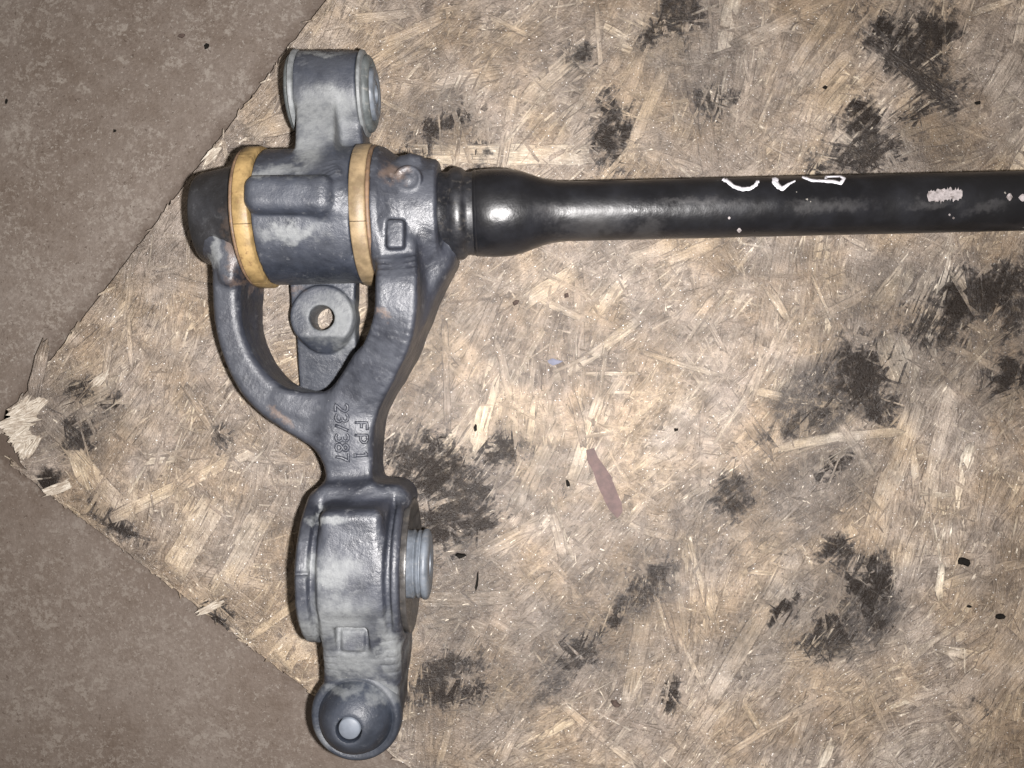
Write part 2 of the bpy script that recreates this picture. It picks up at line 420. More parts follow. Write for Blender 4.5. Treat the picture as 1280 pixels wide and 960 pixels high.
def tube_material():
    m, t, b = material('black_tube')
    p = geo_pos(t)
    col = t.mix(t.ramp(t.noise(p, 60.0, 4, 0.6), 0.4, 0.7), (0.004, 0.0042, 0.0055), (0.008, 0.0085, 0.011))
    q = t.vmath('ADD', p, t.scale(t.vmath('SUBTRACT', t.noise(p, 90.0, 4, 0.7, color=True), (0.5, 0.5, 0.5)), 0.018))
    d = t.blobs(q, [(740, 282, 60, 22, 0), (700, 268, 40, 10, 0), (810, 285, 26, 14, 0), (870, 255, 80, 6, 0), (1040, 258, 60, 9, 0), (1000, 258, 20, 8, 0), (1160, 258, 40, 7, 0), (1230, 262, 30, 7, 0)], 52.0)
    d = t.math('ADD', d, t.math('MULTIPLY', t.math('SUBTRACT', t.noise(p, 260.0, 5, 0.7), 0.5), 1.6))
    du = t.ramp(d, 1.2, 0.0, 0.0, 0.13)
    col = t.mix(du, col, (0.135, 0.13, 0.13))
    spk = t.ramp(t.noise(p, 240.0, 2, 0.5), 0.765, 0.785)
    col = t.mix(t.math('MULTIPLY', spk, 0.6), col, (0.30, 0.28, 0.25))
    setin(t, b, Base_Color=col, Roughness=t.math('ADD', t.ramp(t.noise(p, 35.0, 4, 0.6), 0.35, 0.65, 0.27, 0.42), t.math('MULTIPLY', du, 0.4)))
    b.inputs['Specular IOR Level'].default_value = 0.5
    bump(t, b, t.math('ADD', t.noise(p, 240.0, 4, 0.6), t.math('MULTIPLY', t.noise(p, 40.0, 2, 0.5), 2.0)), 0.22, 0.0010)
    return m
M_TUBE = tube_material()
M_COLLAR = simple('collar_black', (0.010, 0.0105, 0.013), 0.42, 0.4, speck=((0.055, 0.05, 0.045), 0.6))

# ------------------------------------------------------------------ the setting: concrete floor
FLOOR_Z = -11.0
def build_floor():
    n = 60
    xs = np.linspace(-900, 1100, n); ys = np.linspace(-900, 900, n)
    X, Y = np.meshgrid(xs, ys, indexing='ij')
    Z = FLOOR_Z + 0.5*np.sin(X*0.021+1.3)*np.sin(Y*0.017) + RNG.normal(0, 0.12, X.shape)
    v = np.stack([X, Y, Z], -1).reshape(-1, 3)
    i = np.arange(n*n).reshape(n, n)
    f = np.stack([i[:-1, :-1], i[1:, :-1], i[1:, 1:], i[:-1, 1:]], -1).reshape(-1, 4)
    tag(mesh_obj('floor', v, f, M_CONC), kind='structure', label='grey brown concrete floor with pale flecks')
build_floor()

# ------------------------------------------------------------------ the strand board
S0 = H/F
C0 = np.array(P(-18, 557, 0)[:2])
U = np.array([0.607, 0.795]); V = np.array([0.796, -0.605])      # the two edges, from the corner
U /= np.linalg.norm(U); V /= np.linalg.norm(V)
LU, LV = 1500*S0, 1680*S0
INV = np.linalg.inv(np.stack([U, V], 1))
def board_uv(x, y):
    return INV @ (np.array([x, y])-C0)

def build_board():
    def edge(a, b, n, amp, chip):
        out = []
        a = np.array(a); b = np.array(b)
        d = (b-a); L = np.linalg.norm(d); nrm = np.array([-d[1], d[0]])/L
        k = 0.0
        for i in range(n):
            tpar = i/n
            k = 0.75*k + RNG.normal(0, amp)
            off = abs(k)
            if RNG.random() < chip: off += RNG.uniform(0.3, 1.2)
            out.append(a + d*tpar + nrm*(-off if i else 0))
        return out
    A = C0; B = C0+V*LV; Cc = C0+V*LV+U*LU; D = C0+U*LU
    # bruised corner: start a little way along each edge
    ring = []
    def along(a, b, n, amp, chip):
        pts = edge(a, b, n, amp, chip)
        return pts
    a0 = A+V*33; d0 = A+U*31
    # counter-clockwise seen from above: corner -> V edge -> far -> back along U edge
    ring += along(a0, B, 420, 0.12, 0.02)
    ring += along(B, Cc, 60, 0.3, 0.0)
    ring += along(Cc, D, 60, 0.3, 0.0)
    ring += along(D, d0, 420, 0.14, 0.02)
    corner = [P(x, y, 0)[:2] for x, y in ((15, 507), (7, 512), (15, 519), (4, 526), (10, 532), (5, 542), (15, 549), (13, 558), (22, 566), (24, 578), (33, 588))]
    ring += [np.array(c) for c in corner]
    bm = bmesh.new()
    top = [bm.verts.new((p[0]*MM, p[1]*MM, -0.0007)) for p in ring]
    bot = [bm.verts.new((p[0]*MM+random.gauss(0, 0.0003), p[1]*MM+random.gauss(0, 0.0003), FLOOR_Z*MM+0.0006)) for p in ring]
    n = len(ring)
    f = bm.faces.new(top)
    for i in range(n):
        j = (i+1) % n
        bm.faces.new((top[i], bot[i], bot[j], top[j]))
    bmesh.ops.triangulate(bm, faces=[f])
    bmesh.ops.recalc_face_normals(bm, faces=bm.faces[:])
    for k in range(-70, 101):
        for co, no in (((k*0.006, 0, 0), (1, 0, 0)), ((0, k*0.006, 0), (0, 1, 0))):
            if no[1] and abs(k) > 55: continue
            if abs(k*0.006) > 0.33: continue
            bmesh.ops.bisect_plane(bm, geom=bm.verts[:]+bm.edges[:]+bm.faces[:], plane_co=co, plane_no=no, dist=1e-7)
    me = bpy.data.meshes.new('strand_board'); bm.to_mesh(me); bm.free()
    stain_attrs(me, np.array([v.co[:] for v in me.vertices])*1000)
    me.materials.append(M_BASE)
    o = bpy.data.objects.new('strand_board', me)
    link(o)
    tag(o, 'worn oriented strand board with black oil stains lying on the concrete', 'board')
    return o
BOARD = build_board()

def strand_shape(L, W, seg, jag, rng, thick=0.45):
    """flat wood strand about the origin, long axis x: verts, faces, suv, edge. Uneven sides, split ends."""
    rows = []
    ends = 5
    ys = np.array([-0.5, -0.5+min(0.28, 0.7/W), 0.0, 0.5-min(0.28, 0.7/W), 0.5])
    ed = np.array([1.0, 0.12, 0.0, 0.12, 1.0])
    jl = rng.uniform(-jag, jag, ends); jr = rng.uniform(-jag, jag, ends)
    bend = rng.normal(0, 0.02)*L
    v = []; su = []; e = []
    for i in range(seg+1):
        tt = i/seg
        wv = W*(1+0.14*math.sin(tt*5+rng.uniform(0, 6))*0.6)
        if i in (0, seg): wv *= rng.uniform(0.6, 0.95)
        sk = rng.normal(0, 0.03)*W
        for k in range(5):
            x = (tt-0.5)*L
            if i == 0: x += jl[k]
            if i == seg: x += jr[k]
            y = ys[k]*wv+sk + bend*(tt-0.5)**2*4
            v.append((x, y, 0.0 if k not in (0, 4) else -0.06)); su.append((x*MM, y*MM, 0)); e.append(max(ed[k], 0.8 if i in (0, seg) else 0))
    f = []
    for i in range(seg):
        for k in range(4):
            a = i*5+k
            f.append((a, a+5, a+6, a+1))
    # skirts
    n = len(v)
    rim = [i*5 for i in range(seg+1)] + [seg*5+k for k in range(1, 5)] + [i*5+4 for i in range(seg-1, -1, -1)] + [k for k in range(3, 0, -1)]
    for r in rim:
        v.append((v[r][0], v[r][1], -thick)); su.append(su[r]); e.append(1.0)
    m = len(rim)
    for i in range(m):
        j = (i+1) % m
        f.append((rim[i], n+i, n+j, rim[j]))
    return v, f, su, e

def inside(x, y, L, ang, margin=0.5):
    for s in (-0.52, 0.52):
        a, b_ = board_uv(x+math.cos(ang)*L*s, y+math.sin(ang)*L*s)
        if a < margin or b_ < margin or a > LU-margin or b_ > LV-margin or a+b_ < 24: return False
    return True

def strand_angle(rng, x=0.0, y=0.0):
    """strands were strewn mostly one way; the way drifts over the board"""
    drift = math.sin(0.031*x+0.017*y+1.0)+math.sin(-0.013*x+0.041*y+2.1)+0.7*math.sin(0.055*x-0.02*y)
    r = rng.random()
    if r < 0.72: return math.radians(55+15*drift+rng.normal(0, 11))
    if r < 0.88: return math.radians(-30+20*drift+rng.normal(0, 20))
    return rng.uniform(0, math.pi)

HERO = [  # photographed strands: x0,y0,x1,y1,width px,tone
 (515, 192, 745, 194, 26, 0.86), (135, 650, 330, 556, 17, 0.78), (1110, 415, 1135, 485, 42, 0.85), (1098, 385, 1140, 330, 30, 0.80), (1165, 330, 1140, 400, 20, 0.72),
 (690, 480, 800, 402, 14, 0.85), (712, 610, 752, 490, 16, 0.80), (720, 467, 800, 466, 6, 0.85), (670, 372, 735, 402, 10, 0.70), (640, 640, 700, 530, 20, 0.62),
 (885, 880, 1000, 690, 22, 0.62), (1085, 690, 1145, 500, 30, 0.66), (1155, 640, 1190, 470, 18, 0.62), (935, 490, 1060, 510, 12, 0.70), (940, 830, 1135, 800, 16, 0.66),
 (1165, 735, 1280, 700, 14, 0.64), (1170, 810, 1240, 825, 14, 0.70), (1200, 900, 1280, 800, 60, 0.45), (955, 590, 985, 505, 16, 0.60), (1045, 520, 1095, 600, 12, 0.66), 
 (905, 940, 1070, 850, 10, 0.62), (700, 880, 800, 960, 12, 0.58), (620, 960, 660, 880, 18, 0.50), (548, 960, 575, 860, 10, 0.72), (520, 752, 640, 748, 20, 0.66), (525, 780, 590, 765, 20, 0.58),
 (675, 660, 690, 640, 10, 0.7), (590, 700, 680, 650, 18, 0.62), (690, 640, 705, 700, 14, 0.62), (770, 650, 850, 680, 9, 0.70), (858, 665, 890, 780, 9, 0.74), (845, 790, 880, 860, 7, 0.62),
 (745, 5, 752, 100, 7, 0.78), (700, 60, 760, 110, 6, 0.70), (728, 140, 755, 100, 10, 0.68), (1060, 30, 1190, 130, 16, 0.35), (1150, 175, 1205, 165, 22, 0.66), (610, 20, 660, 45, 8, 0.66),
 (130, 480, 138, 420, 10, 0.4), (165, 460, 160, 400, 8, 0.6), (58, 520, 100, 560, 30, 0.52), (40, 500, 56, 430, 18, 0.30), (215, 720, 270, 620, 36, 0.80), (270, 740, 330, 640, 30, 0.72), (310, 800, 390, 740, 12, 0.78),
 (345, 830, 380, 800, 40, 0.80), (230, 480, 280, 560, 12, 0.45), (300, 460, 330, 540, 14, 0.50), (310, 165, 375, 150, 26, 0.68), (315, 175, 370, 100, 12, 0.74), (340, 150, 355, 110, 8, 0.4),
 (560, 540, 555, 400, 9, 0.36), (620, 420, 640, 500, 12, 0.6), (960, 360, 985, 400, 12, 0.72), (1010, 335, 1040, 400, 6, 0.76), (1020, 400, 1095, 360, 12, 0.62), (825, 330, 900, 300, 14, 0.62),
 (855, 330, 905, 300, 7, 0.40), (780, 330, 850, 300, 18, 0.66), (800, 440, 900, 470, 8, 0.75), (885, 400, 905, 440, 8, 0.5), (470, 60, 560, 20, 16, 0.66), (480, 90, 540, 60, 12, 0.58), (440, 25, 520, 15, 14, 0.62),
 (920, 60, 1000, 20, 20, 0.58), (980, 100, 1040, 10, 16, 0.55), (1010, 120, 1070, 60, 18, 0.58), (1210, 20, 1275, -5, 10, 0.72), (1230, 130, 1275, 60, 22, 0.52),
]

def build_strands():
    rng = np.random.default_rng(5)
    cnt = 0
    def put(L, W, x, y, z, ang, tone, tilt=0.0):
        nonlocal cnt
        v, f, su, e = strand_shape(L, W, max(4, min(10, int(L/7))), min(4.5, 0.5*W), rng)
        me = bpy.data.meshes.new('strand')
        me.from_pydata([(a*MM, b_*MM, c*MM) for a, b_, c in v], [], f)
        for an, typ, data in (('suv', 'FLOAT_VECTOR', su), ('edge', 'FLOAT', e)):
            at = me.attributes.new(an, typ, 'POINT')
            at.data.foreach_set('vector' if typ == 'FLOAT_VECTOR' else 'value', np.asarray(data, dtype=np.float32).ravel())
        c, s = math.cos(ang), math.sin(ang)
        stain_attrs(me, np.array([(x+p[0]*c-p[1]*s, y+p[0]*s+p[1]*c) for p in v]))
        me.materials.append(M_STRAND)
        o = bpy.data.objects.new('strand', me)
        COL.objects.link(o)
        o.parent = BOARD
        o.location = (x*MM, y*MM, z*MM)
        o.rotation_euler = (tilt, rng.normal(0, 0.0025), ang)
        o['tone'] = float(tone)
        cnt += 1
    for h, (x0, y0, x1, y1, w, tone) in enumerate(HERO):
        a = P(x0, y0, 0); b_ = P(x1, y1, 0)
        L = math.hypot(b_[0]-a[0], b_[1]-a[1]); W = w*S0
        put(L, W, (a[0]+b_[0])/2, (a[1]+b_[1])/2, 0.02+0.003*h, math.atan2(b_[1]-a[1], b_[0]-a[0]), tone)
    # best-candidate spread for the rest of the picked-apart strands, inside the part the photograph shows
    pts = []
    tries = 0
    while cnt < 298 and tries < 20000:
        tries += 1
        best = None
        for c in range(6):
            x = rng.uniform(-300, 300); y = rng.uniform(-225, 225)
            d = min((math.hypot(x-p[0], y-p[1]) for p in pts), default=99)
            if best is None or d > best[0]: best = (d, x, y)
        _, x, y = best
        if rng.random() < 0.6: L, W = rng.uniform(34, 80), rng.uniform(4.0, 11.0)
        else: L, W = rng.uniform(18, 36), rng.uniform(3.5, 7)
        ang = strand_angle(rng, x, y)
        if not inside(x, y, L, ang, W*0.5): continue
        pts.append((x, y))
        put(L, W, x, y, rng.uniform(-0.22, 0.10), ang, float(np.clip(rng.normal(0.46, 0.25), 0, 1)), rng.normal(0, 0.008))
    # everything smaller: one mass of slivers
    V_, F_, SU, ED, TO = [], [], [], [], []
    base = 0
    def sliver(x, y, z, L, W, ang, tone, seg=2):
        nonlocal base
        c, s = math.cos(ang), math.sin(ang)
        sk1, sk2 = rng.uniform(-0.25, 0.25, 2)*W
        q1, q2, q3, q4 = rng.uniform(0.34, 0.52, 4)
        tx = rng.normal(0, 0.006); ty = rng.normal(0, 0.02)
        loc = [(-0.5*L, sk1, 1), (-q1*L, 0.5*W, .8), (-q2*L, -0.42*W, .8), (0.02*L, 0.5*W, .3), (-0.02*L, -0.5*W, .3), (q3*L, 0.45*W, .8), (q4*L, -0.5*W, .8), (0.5*L, sk2, 1)]
        r = rng.uniform(0, 5)
        for (a, b_, e) in loc:
            V_.append((x+a*c-b_*s, y+a*s+b_*c, z+a*tx+b_*ty)); SU.append(((a)*MM+r, b_*MM+r*0.37, 0)); ED.append(e*0.62); TO.append(tone)
        # lower rim gives it thickness
        for k in (0, 2, 4, 6, 7, 5, 3, 1):
            vx = V_[base+k]
            V_.append((vx[0], vx[1], vx[2]-0.4)); SU.append(SU[base+k]); ED.append(1.0); TO.append(tone*0.9)
        F_.extend([(base, base+2, base+1), (base+1, base+2, base+4, base+3), (base+3, base+4, base+6, base+5), (base+5, base+6, base+7)])
        order = (0, 2, 4, 6, 7, 5, 3, 1)
        for i in range(8):
            j = (i+1) % 8
            F_.append((base+order[i], base+8+i, base+8+j, base+order[j]))
        base += 16
    # local tone field so neighbouring slivers agree a little
    made = 0
    while made < 20000:
        u = rng.uniform(0, LU); w = rng.uniform(0, LV)
        x, y = C0+U*u+V*w
        if abs(x) > 345 or abs(y) > 270:
            if rng.random() < 0.5: continue
        r = rng.random()
        if r < 0.06: L, W = rng.uniform(22, 60), rng.uniform(3.0, 8.5)
        elif r < 0.42: L, W = rng.uniform(14, 44), rng.uniform(0.9, 3.2)
        else: L, W = rng.uniform(5, 24), rng.uniform(0.4, 1.3)
        ang = strand_angle(rng, x, y)
        if not inside(x, y, L, ang, -0.4): continue
        z = rng.uniform(-0.55, -0.02) if r < 0.06 else rng.uniform(-0.45, 0.16)
        sd = 0.15 if r < 0.42 else 0.27
        sliver(x, y, z, L, W, ang, float(np.clip(rng.normal(0.48, sd), 0, 1)))
        made += 1
    # fibres torn along the two visible edges
    for k in range(500):
        if rng.random() < 0.5: e = C0+U*rng.uniform(0, LU*0.75); base_dir = math.atan2(U[1], U[0])
        else: e = C0+V*rng.uniform(10, LV*0.75); base_dir = math.atan2(V[1], V[0])
        sliver(e[0]+rng.normal(2.0, 0.7), e[1]+rng.normal(0.0, 0.5), rng.uniform(-0.9, -0.1), rng.uniform(3, 14), rng.uniform(0.4, 1.6), base_dir+rng.normal(0, 0.3), float(np.clip(rng.normal(0.6, 0.25), 0, 1)))
    o = mesh_obj('wood_slivers', V_, F_, M_FINES, None, smooth=False, attrs={'suv': ('FLOAT_VECTOR', SU), 'edge': ('FLOAT', ED), 'tone': ('FLOAT', TO)})
    o.parent = BOARD
    stain_attrs(o.data, np.array(V_))
    o['kind'] = 'stuff'
    # white splinters of the bruised corner and edge
    def splinters(spots, n, spread):
        for (px, py, ang) in spots:
            for k in range(n):
                x, y, _ = P(px+rng.normal(0, spread), py+rng.normal(0, spread), 0)
                L, W = rng.uniform(7, 15), rng.uniform(2.5, 6.5)
                v, f, su, e = strand_shape(L, W, 3, 2.6, rng, 0.5)
                a = math.radians(ang+rng.normal(0, 14))
                c, s = math.cos(a), math.sin(a)
                tl = rng.normal(0, 0.05)
                vv = [(x+p[0]*c-p[1]*s, y+p[0]*s+p[1]*c, 0.22+p[2]+p[0]*tl*0.3+rng.uniform(0, 0.05)+k*0.02) for p in v]
                so = mesh_obj('splinter', vv, f, M_PALEWOOD, None, smooth=False, attrs={'suv': ('FLOAT_VECTOR', su)})
                so.parent = BOARD
    splinters([(34, 508, 32), (24, 528, 22), (24, 548, 22), (40, 512, 30), (32, 562, 60)], 4, 5.0)
    splinters([(73, 612, 38), (124, 474, 62), (262, 193, 52), (266, 760, 30)], 2, 2.0)
build_strands()

# ------------------------------------------------------------------ signed distance modelling of the castings (millimetres)
class Field:
    def __init__(self, lo, hi, h):
        self.lo = np.array(lo, float); self.h = h
        self.n = np.ceil((np.array(hi)-self.lo)/h).astype(int)+1
        self.a = np.full(self.n, 12.0, np.float32)
    def block(self, lo, hi):
        i0 = np.clip(np.floor((np.array(lo)-self.lo)/self.h).astype(int), 0, self.n-1)
        i1 = np.clip(np.ceil((np.array(hi)-self.lo)/self.h).astype(int)+1, 1, self.n)
        sl = tuple(slice(a, b_) for a, b_ in zip(i0, i1))
        ax = [(self.lo[k]+self.h*np.arange(i0[k], i1[k])).astype(np.float32) for k in range(3)]
        return sl, np.meshgrid(*ax, indexing='ij', sparse=True)
    def add(self, prim, k=3.0):
        lo, hi, fn = prim
        m = k+2.5
        sl, (x, y, z) = self.block(np.array(lo)-m, np.array(hi)+m)
        d = fn(x, y, z).astype(np.float32)
        a = self.a[sl]
        if k > 0:
            hh = np.maximum(k-np.abs(a-d), 0)/k
            self.a[sl] = np.minimum(a, d)-hh*hh*k*0.25
        else:
            self.a[sl] = np.minimum(a, d)
    def sub(self, prim, k=1.0):
        lo, hi, fn = prim
        m = k+2.5
        sl, (x, y, z) = self.block(np.array(lo)-m, np.array(hi)+m)
        d = -fn(x, y, z).astype(np.float32)
        a = self.a[sl]
        hh = np.maximum(k-np.abs(a-d), 0)/max(k, 1e-6)
        self.a[sl] = np.maximum(a, d)+hh*hh*k*0.25
    def roughen(self, amp, cell, seed):
        """low, lumpy casting skin"""
        r = np.random.default_rng(seed)
        g = (np.ceil(self.n*self.h/cell)+2).astype(int)
        nz = r.normal(0, 1, g).astype(np.float32)
        idx = [np.arange(self.n[k])*self.h/cell for k in range(3)]
        out = nz
        for k in range(3):
            i = idx[k].astype(int); f = (idx[k]-i).astype(np.float32); f = f*f*(3-2*f)
            sh = [1, 1, 1]; sh[k] = -1
            out = np.take(out, i, k)*(1-f.reshape(sh))+np.take(out, i+1, k)*f.reshape(sh)
        self.a += amp*out
    def top(self, x, y):
        i = int(round((x-self.lo[0])/self.h)); j = int(round((y-self.lo[1])/self.h))
        c = self.a[i, j]
        k = np.nonzero(c < 0)[0]
        k = k[-1]
        return self.lo[2]+self.h*(k+c[k]/(c[k]-c[k+1]))
    def mesh(self):
        a = self.a; n = self.n
        ins = a < 0
        cnt = np.zeros(n-1, np.uint8)
        for dx in (0, 1):
            for dy in (0, 1):
                for dz in (0, 1):
                    cnt += ins[dx:n[0]-1+dx, dy:n[1]-1+dy, dz:n[2]-1+dz]
        act = (cnt > 0) & (cnt < 8)
        ci = np.argwhere(act)
        idx = np.full(n-1, -1, np.int64); idx[act] = np.arange(len(ci))
        corners = np.array([(dx, dy, dz) for dx in (0, 1) for dy in (0, 1) for dz in (0, 1)])
        vals = np.stack([a[ci[:, 0]+c[0], ci[:, 1]+c[1], ci[:, 2]+c[2]] for c in corners], 1)
        pos = np.zeros((len(ci), 3)); w = np.zeros(len(ci))
        for p in range(8):
            for q in range(p+1, 8):
                if np.abs(corners[p]-corners[q]).sum() != 1: continue
                va, vb = vals[:, p], vals[:, q]
                m = (va < 0) != (vb < 0)
                t = np.where(m, va/np.where(m, va-vb, 1), 0)
                pos += np.where(m[:, None], corners[p]+(corners[q]-corners[p])*t[:, None], 0); w += m
        pos = (ci+pos/w[:, None])*self.h+self.lo
        quads = []
        for ax in range(3):
            o1, o2 = [(1, 2), (2, 0), (0, 1)][ax]
            sl0 = [slice(None)]*3; sl1 = [slice(None)]*3
            sl0[ax] = slice(0, n[ax]-1); sl1[ax] = slice(1, n[ax])
            s0 = ins[tuple(sl0)]; s1 = ins[tuple(sl1)]
            e = np.argwhere(s0 != s1)
            ok = (e[:, o1] > 0) & (e[:, o2] > 0) & (e[:, o1] < n[o1]-1) & (e[:, o2] < n[o2]-1)
            e = e[ok]
            flip = ~s0[e[:, 0], e[:, 1], e[:, 2]]
            def cell(d1, d2):
                c = e.copy(); c[:, o1] -= d1; c[:, o2] -= d2
                return idx[c[:, 0], c[:, 1], c[:, 2]]
            q = np.stack([cell(1, 1), cell(0, 1), cell(0, 0), cell(1, 0)], 1)
            q[flip] = q[flip][:, ::-1]
            quads.append(q)
        return pos, np.concatenate(quads)

def rounded(dx, dz, r):
    """2-D box-like combination with a rounded rim"""
    return np.sqrt(np.maximum(dx+r, 0)**2+np.maximum(dz+r, 0)**2)+np.minimum(np.maximum(dx+r, dz+r), 0)-r

def bar(pts, r):
    """bar swept along a plan polyline; pts = (x, y, half width, z bottom, z top)"""
    p = np.array(pts, float)
    if len(p) > 2:          # Catmull-Rom, so the bar bends without kinks
        e = np.vstack([2*p[0]-p[1], p, 2*p[-1]-p[-2]])
        out = []
        for i in range(1, len(e)-2):
            for t in (0, 0.25, 0.5, 0.75):
                a, b_, c, d = e[i-1], e[i], e[i+1], e[i+2]
                out.append(0.5*(2*b_+(c-a)*t+(2*a-5*b_+4*c-d)*t*t+(3*b_-a-3*c+d)*t**3))
        out.append(p[-1]); p = np.array(out)
    wmax = p[:, 2].max()
    lo = (p[:, 0].min()-wmax, p[:, 1].min()-wmax, p[:, 3].min()); hi = (p[:, 0].max()+wmax, p[:, 1].max()+wmax, p[:, 4].max())
    def fn(x, y, z):
        best = None
        for a, b_ in zip(p[:-1], p[1:]):
            d = b_[:2]-a[:2]; L2 = (d**2).sum()
            t = np.clip(((x-a[0])*d[0]+(y-a[1])*d[1])/L2, 0, 1)
            q = np.sqrt((x-a[0]-t*d[0])**2+(y-a[1]-t*d[1])**2)-(a[2]+(b_[2]-a[2])*t)
            zb = a[3]+(b_[3]-a[3])*t; zt = a[4]+(b_[4]-a[4])*t
            if best is None: best, zb_, zt_ = q, zb, zt
            else:
                m = q < best
                best = np.where(m, q, best); zb_ = np.where(m, zb, zb_); zt_ = np.where(m, zt, zt_)
        dz = np.abs(z-(zb_+zt_)/2)-(zt_-zb_)/2
        return rounded(np.broadcast_to(best, dz.shape), dz, r)
    return lo, hi, fn

def box(c, hs, r):
    c = np.array(c, float); hs = np.array(hs, float)
    def fn(x, y, z):
        dx = np.abs(x-c[0])-hs[0]+r; dy = np.abs(y-c[1])-hs[1]+r; dz = np.abs(z-c[2])-hs[2]+r
        return np.sqrt(np.maximum(dx, 0)**2+np.maximum(dy, 0)**2+np.maximum(dz, 0)**2)+np.minimum(np.maximum(np.maximum(dx, dy), dz), 0)-r
    return c-hs, c+hs, fn

def lathe_sdf(profile, origin, axis):
    """solid of revolution; profile = (s, radius) outer polyline, closed to the axis"""
    pr = np.array([(profile[0][0], 0)]+list(profile)+[(profile[-1][0], 0)], float)
    o = np.array(origin, float); ax = np.array(axis, float); ax /= np.linalg.norm(ax)
    R = pr[:, 1].max()
    e0 = o+ax*pr[:, 0].min(); e1 = o+ax*pr[:, 0].max()
    ext = R*np.sqrt(np.maximum(0, 1-ax**2))
    lo = np.minimum(e0, e1)-ext; hi = np.maximum(e0, e1)+ext
    def fn(x, y, z):
        s = (x-o[0])*ax[0]+(y-o[1])*ax[1]+(z-o[2])*ax[2]
        rr = np.sqrt(np.maximum((x-o[0])**2+(y-o[1])**2+(z-o[2])**2-s*s, 0))
        dmin = None; inside_ = None
        n = len(pr)
        for i in range(n):
            a = pr[i]; b_ = pr[(i+1) % n]
            es, er = b_-a
            if i != n-1:
                t = np.clip(((s-a[0])*es+(rr-a[1])*er)/max(es*es+er*er, 1e-9), 0, 1)
                q = (s-a[0]-t*es)**2+(rr-a[1]-t*er)**2
                dmin = q if dmin is None else np.minimum(dmin, q)
            if abs(er) > 1e-9:
                c = ((a[1] > rr) != (b_[1] > rr)) & (s < es*(rr-a[1])/er+a[0])
                inside_ = c if inside_ is None else inside_ ^ c
        d = np.sqrt(dmin)
        return np.where(inside_, -d, d)
    return lo, hi, fn

# the hub axis: slightly turned in plan
ZH = 40.0
SL = 0.023
def hub_y(x): return 90.7+SL*x
HUB_O = (0.0, 90.7, ZH)
HUB_AX = np.array([1.0, SL, 0.0])/math.hypot(1, SL)

# ------------------------------------------------------------------ the suspension arm: one thing
ARM = bpy.data.objects.new('suspension_arm', None)
COL.objects.link(ARM)
ARM.location = (-0.085, 0.0, 0.0)
PIVOT['suspension_arm'] = (-0.085, 0.0, 0.0)
tag(ARM, 'dark grey forged suspension arm with black tube lying on the board', 'car part')

def B(px, py, zt, w, zb=12.0):
    x, y, _ = P(px, py, zt)
    return (x, y, w, zb, zt)

BX0, BX1 = -104.7, -54.3                  # lower bush barrel
BY, BZ, BR = -95.0, 41.0, 39.6
BALL = (-79.8, -170.0)

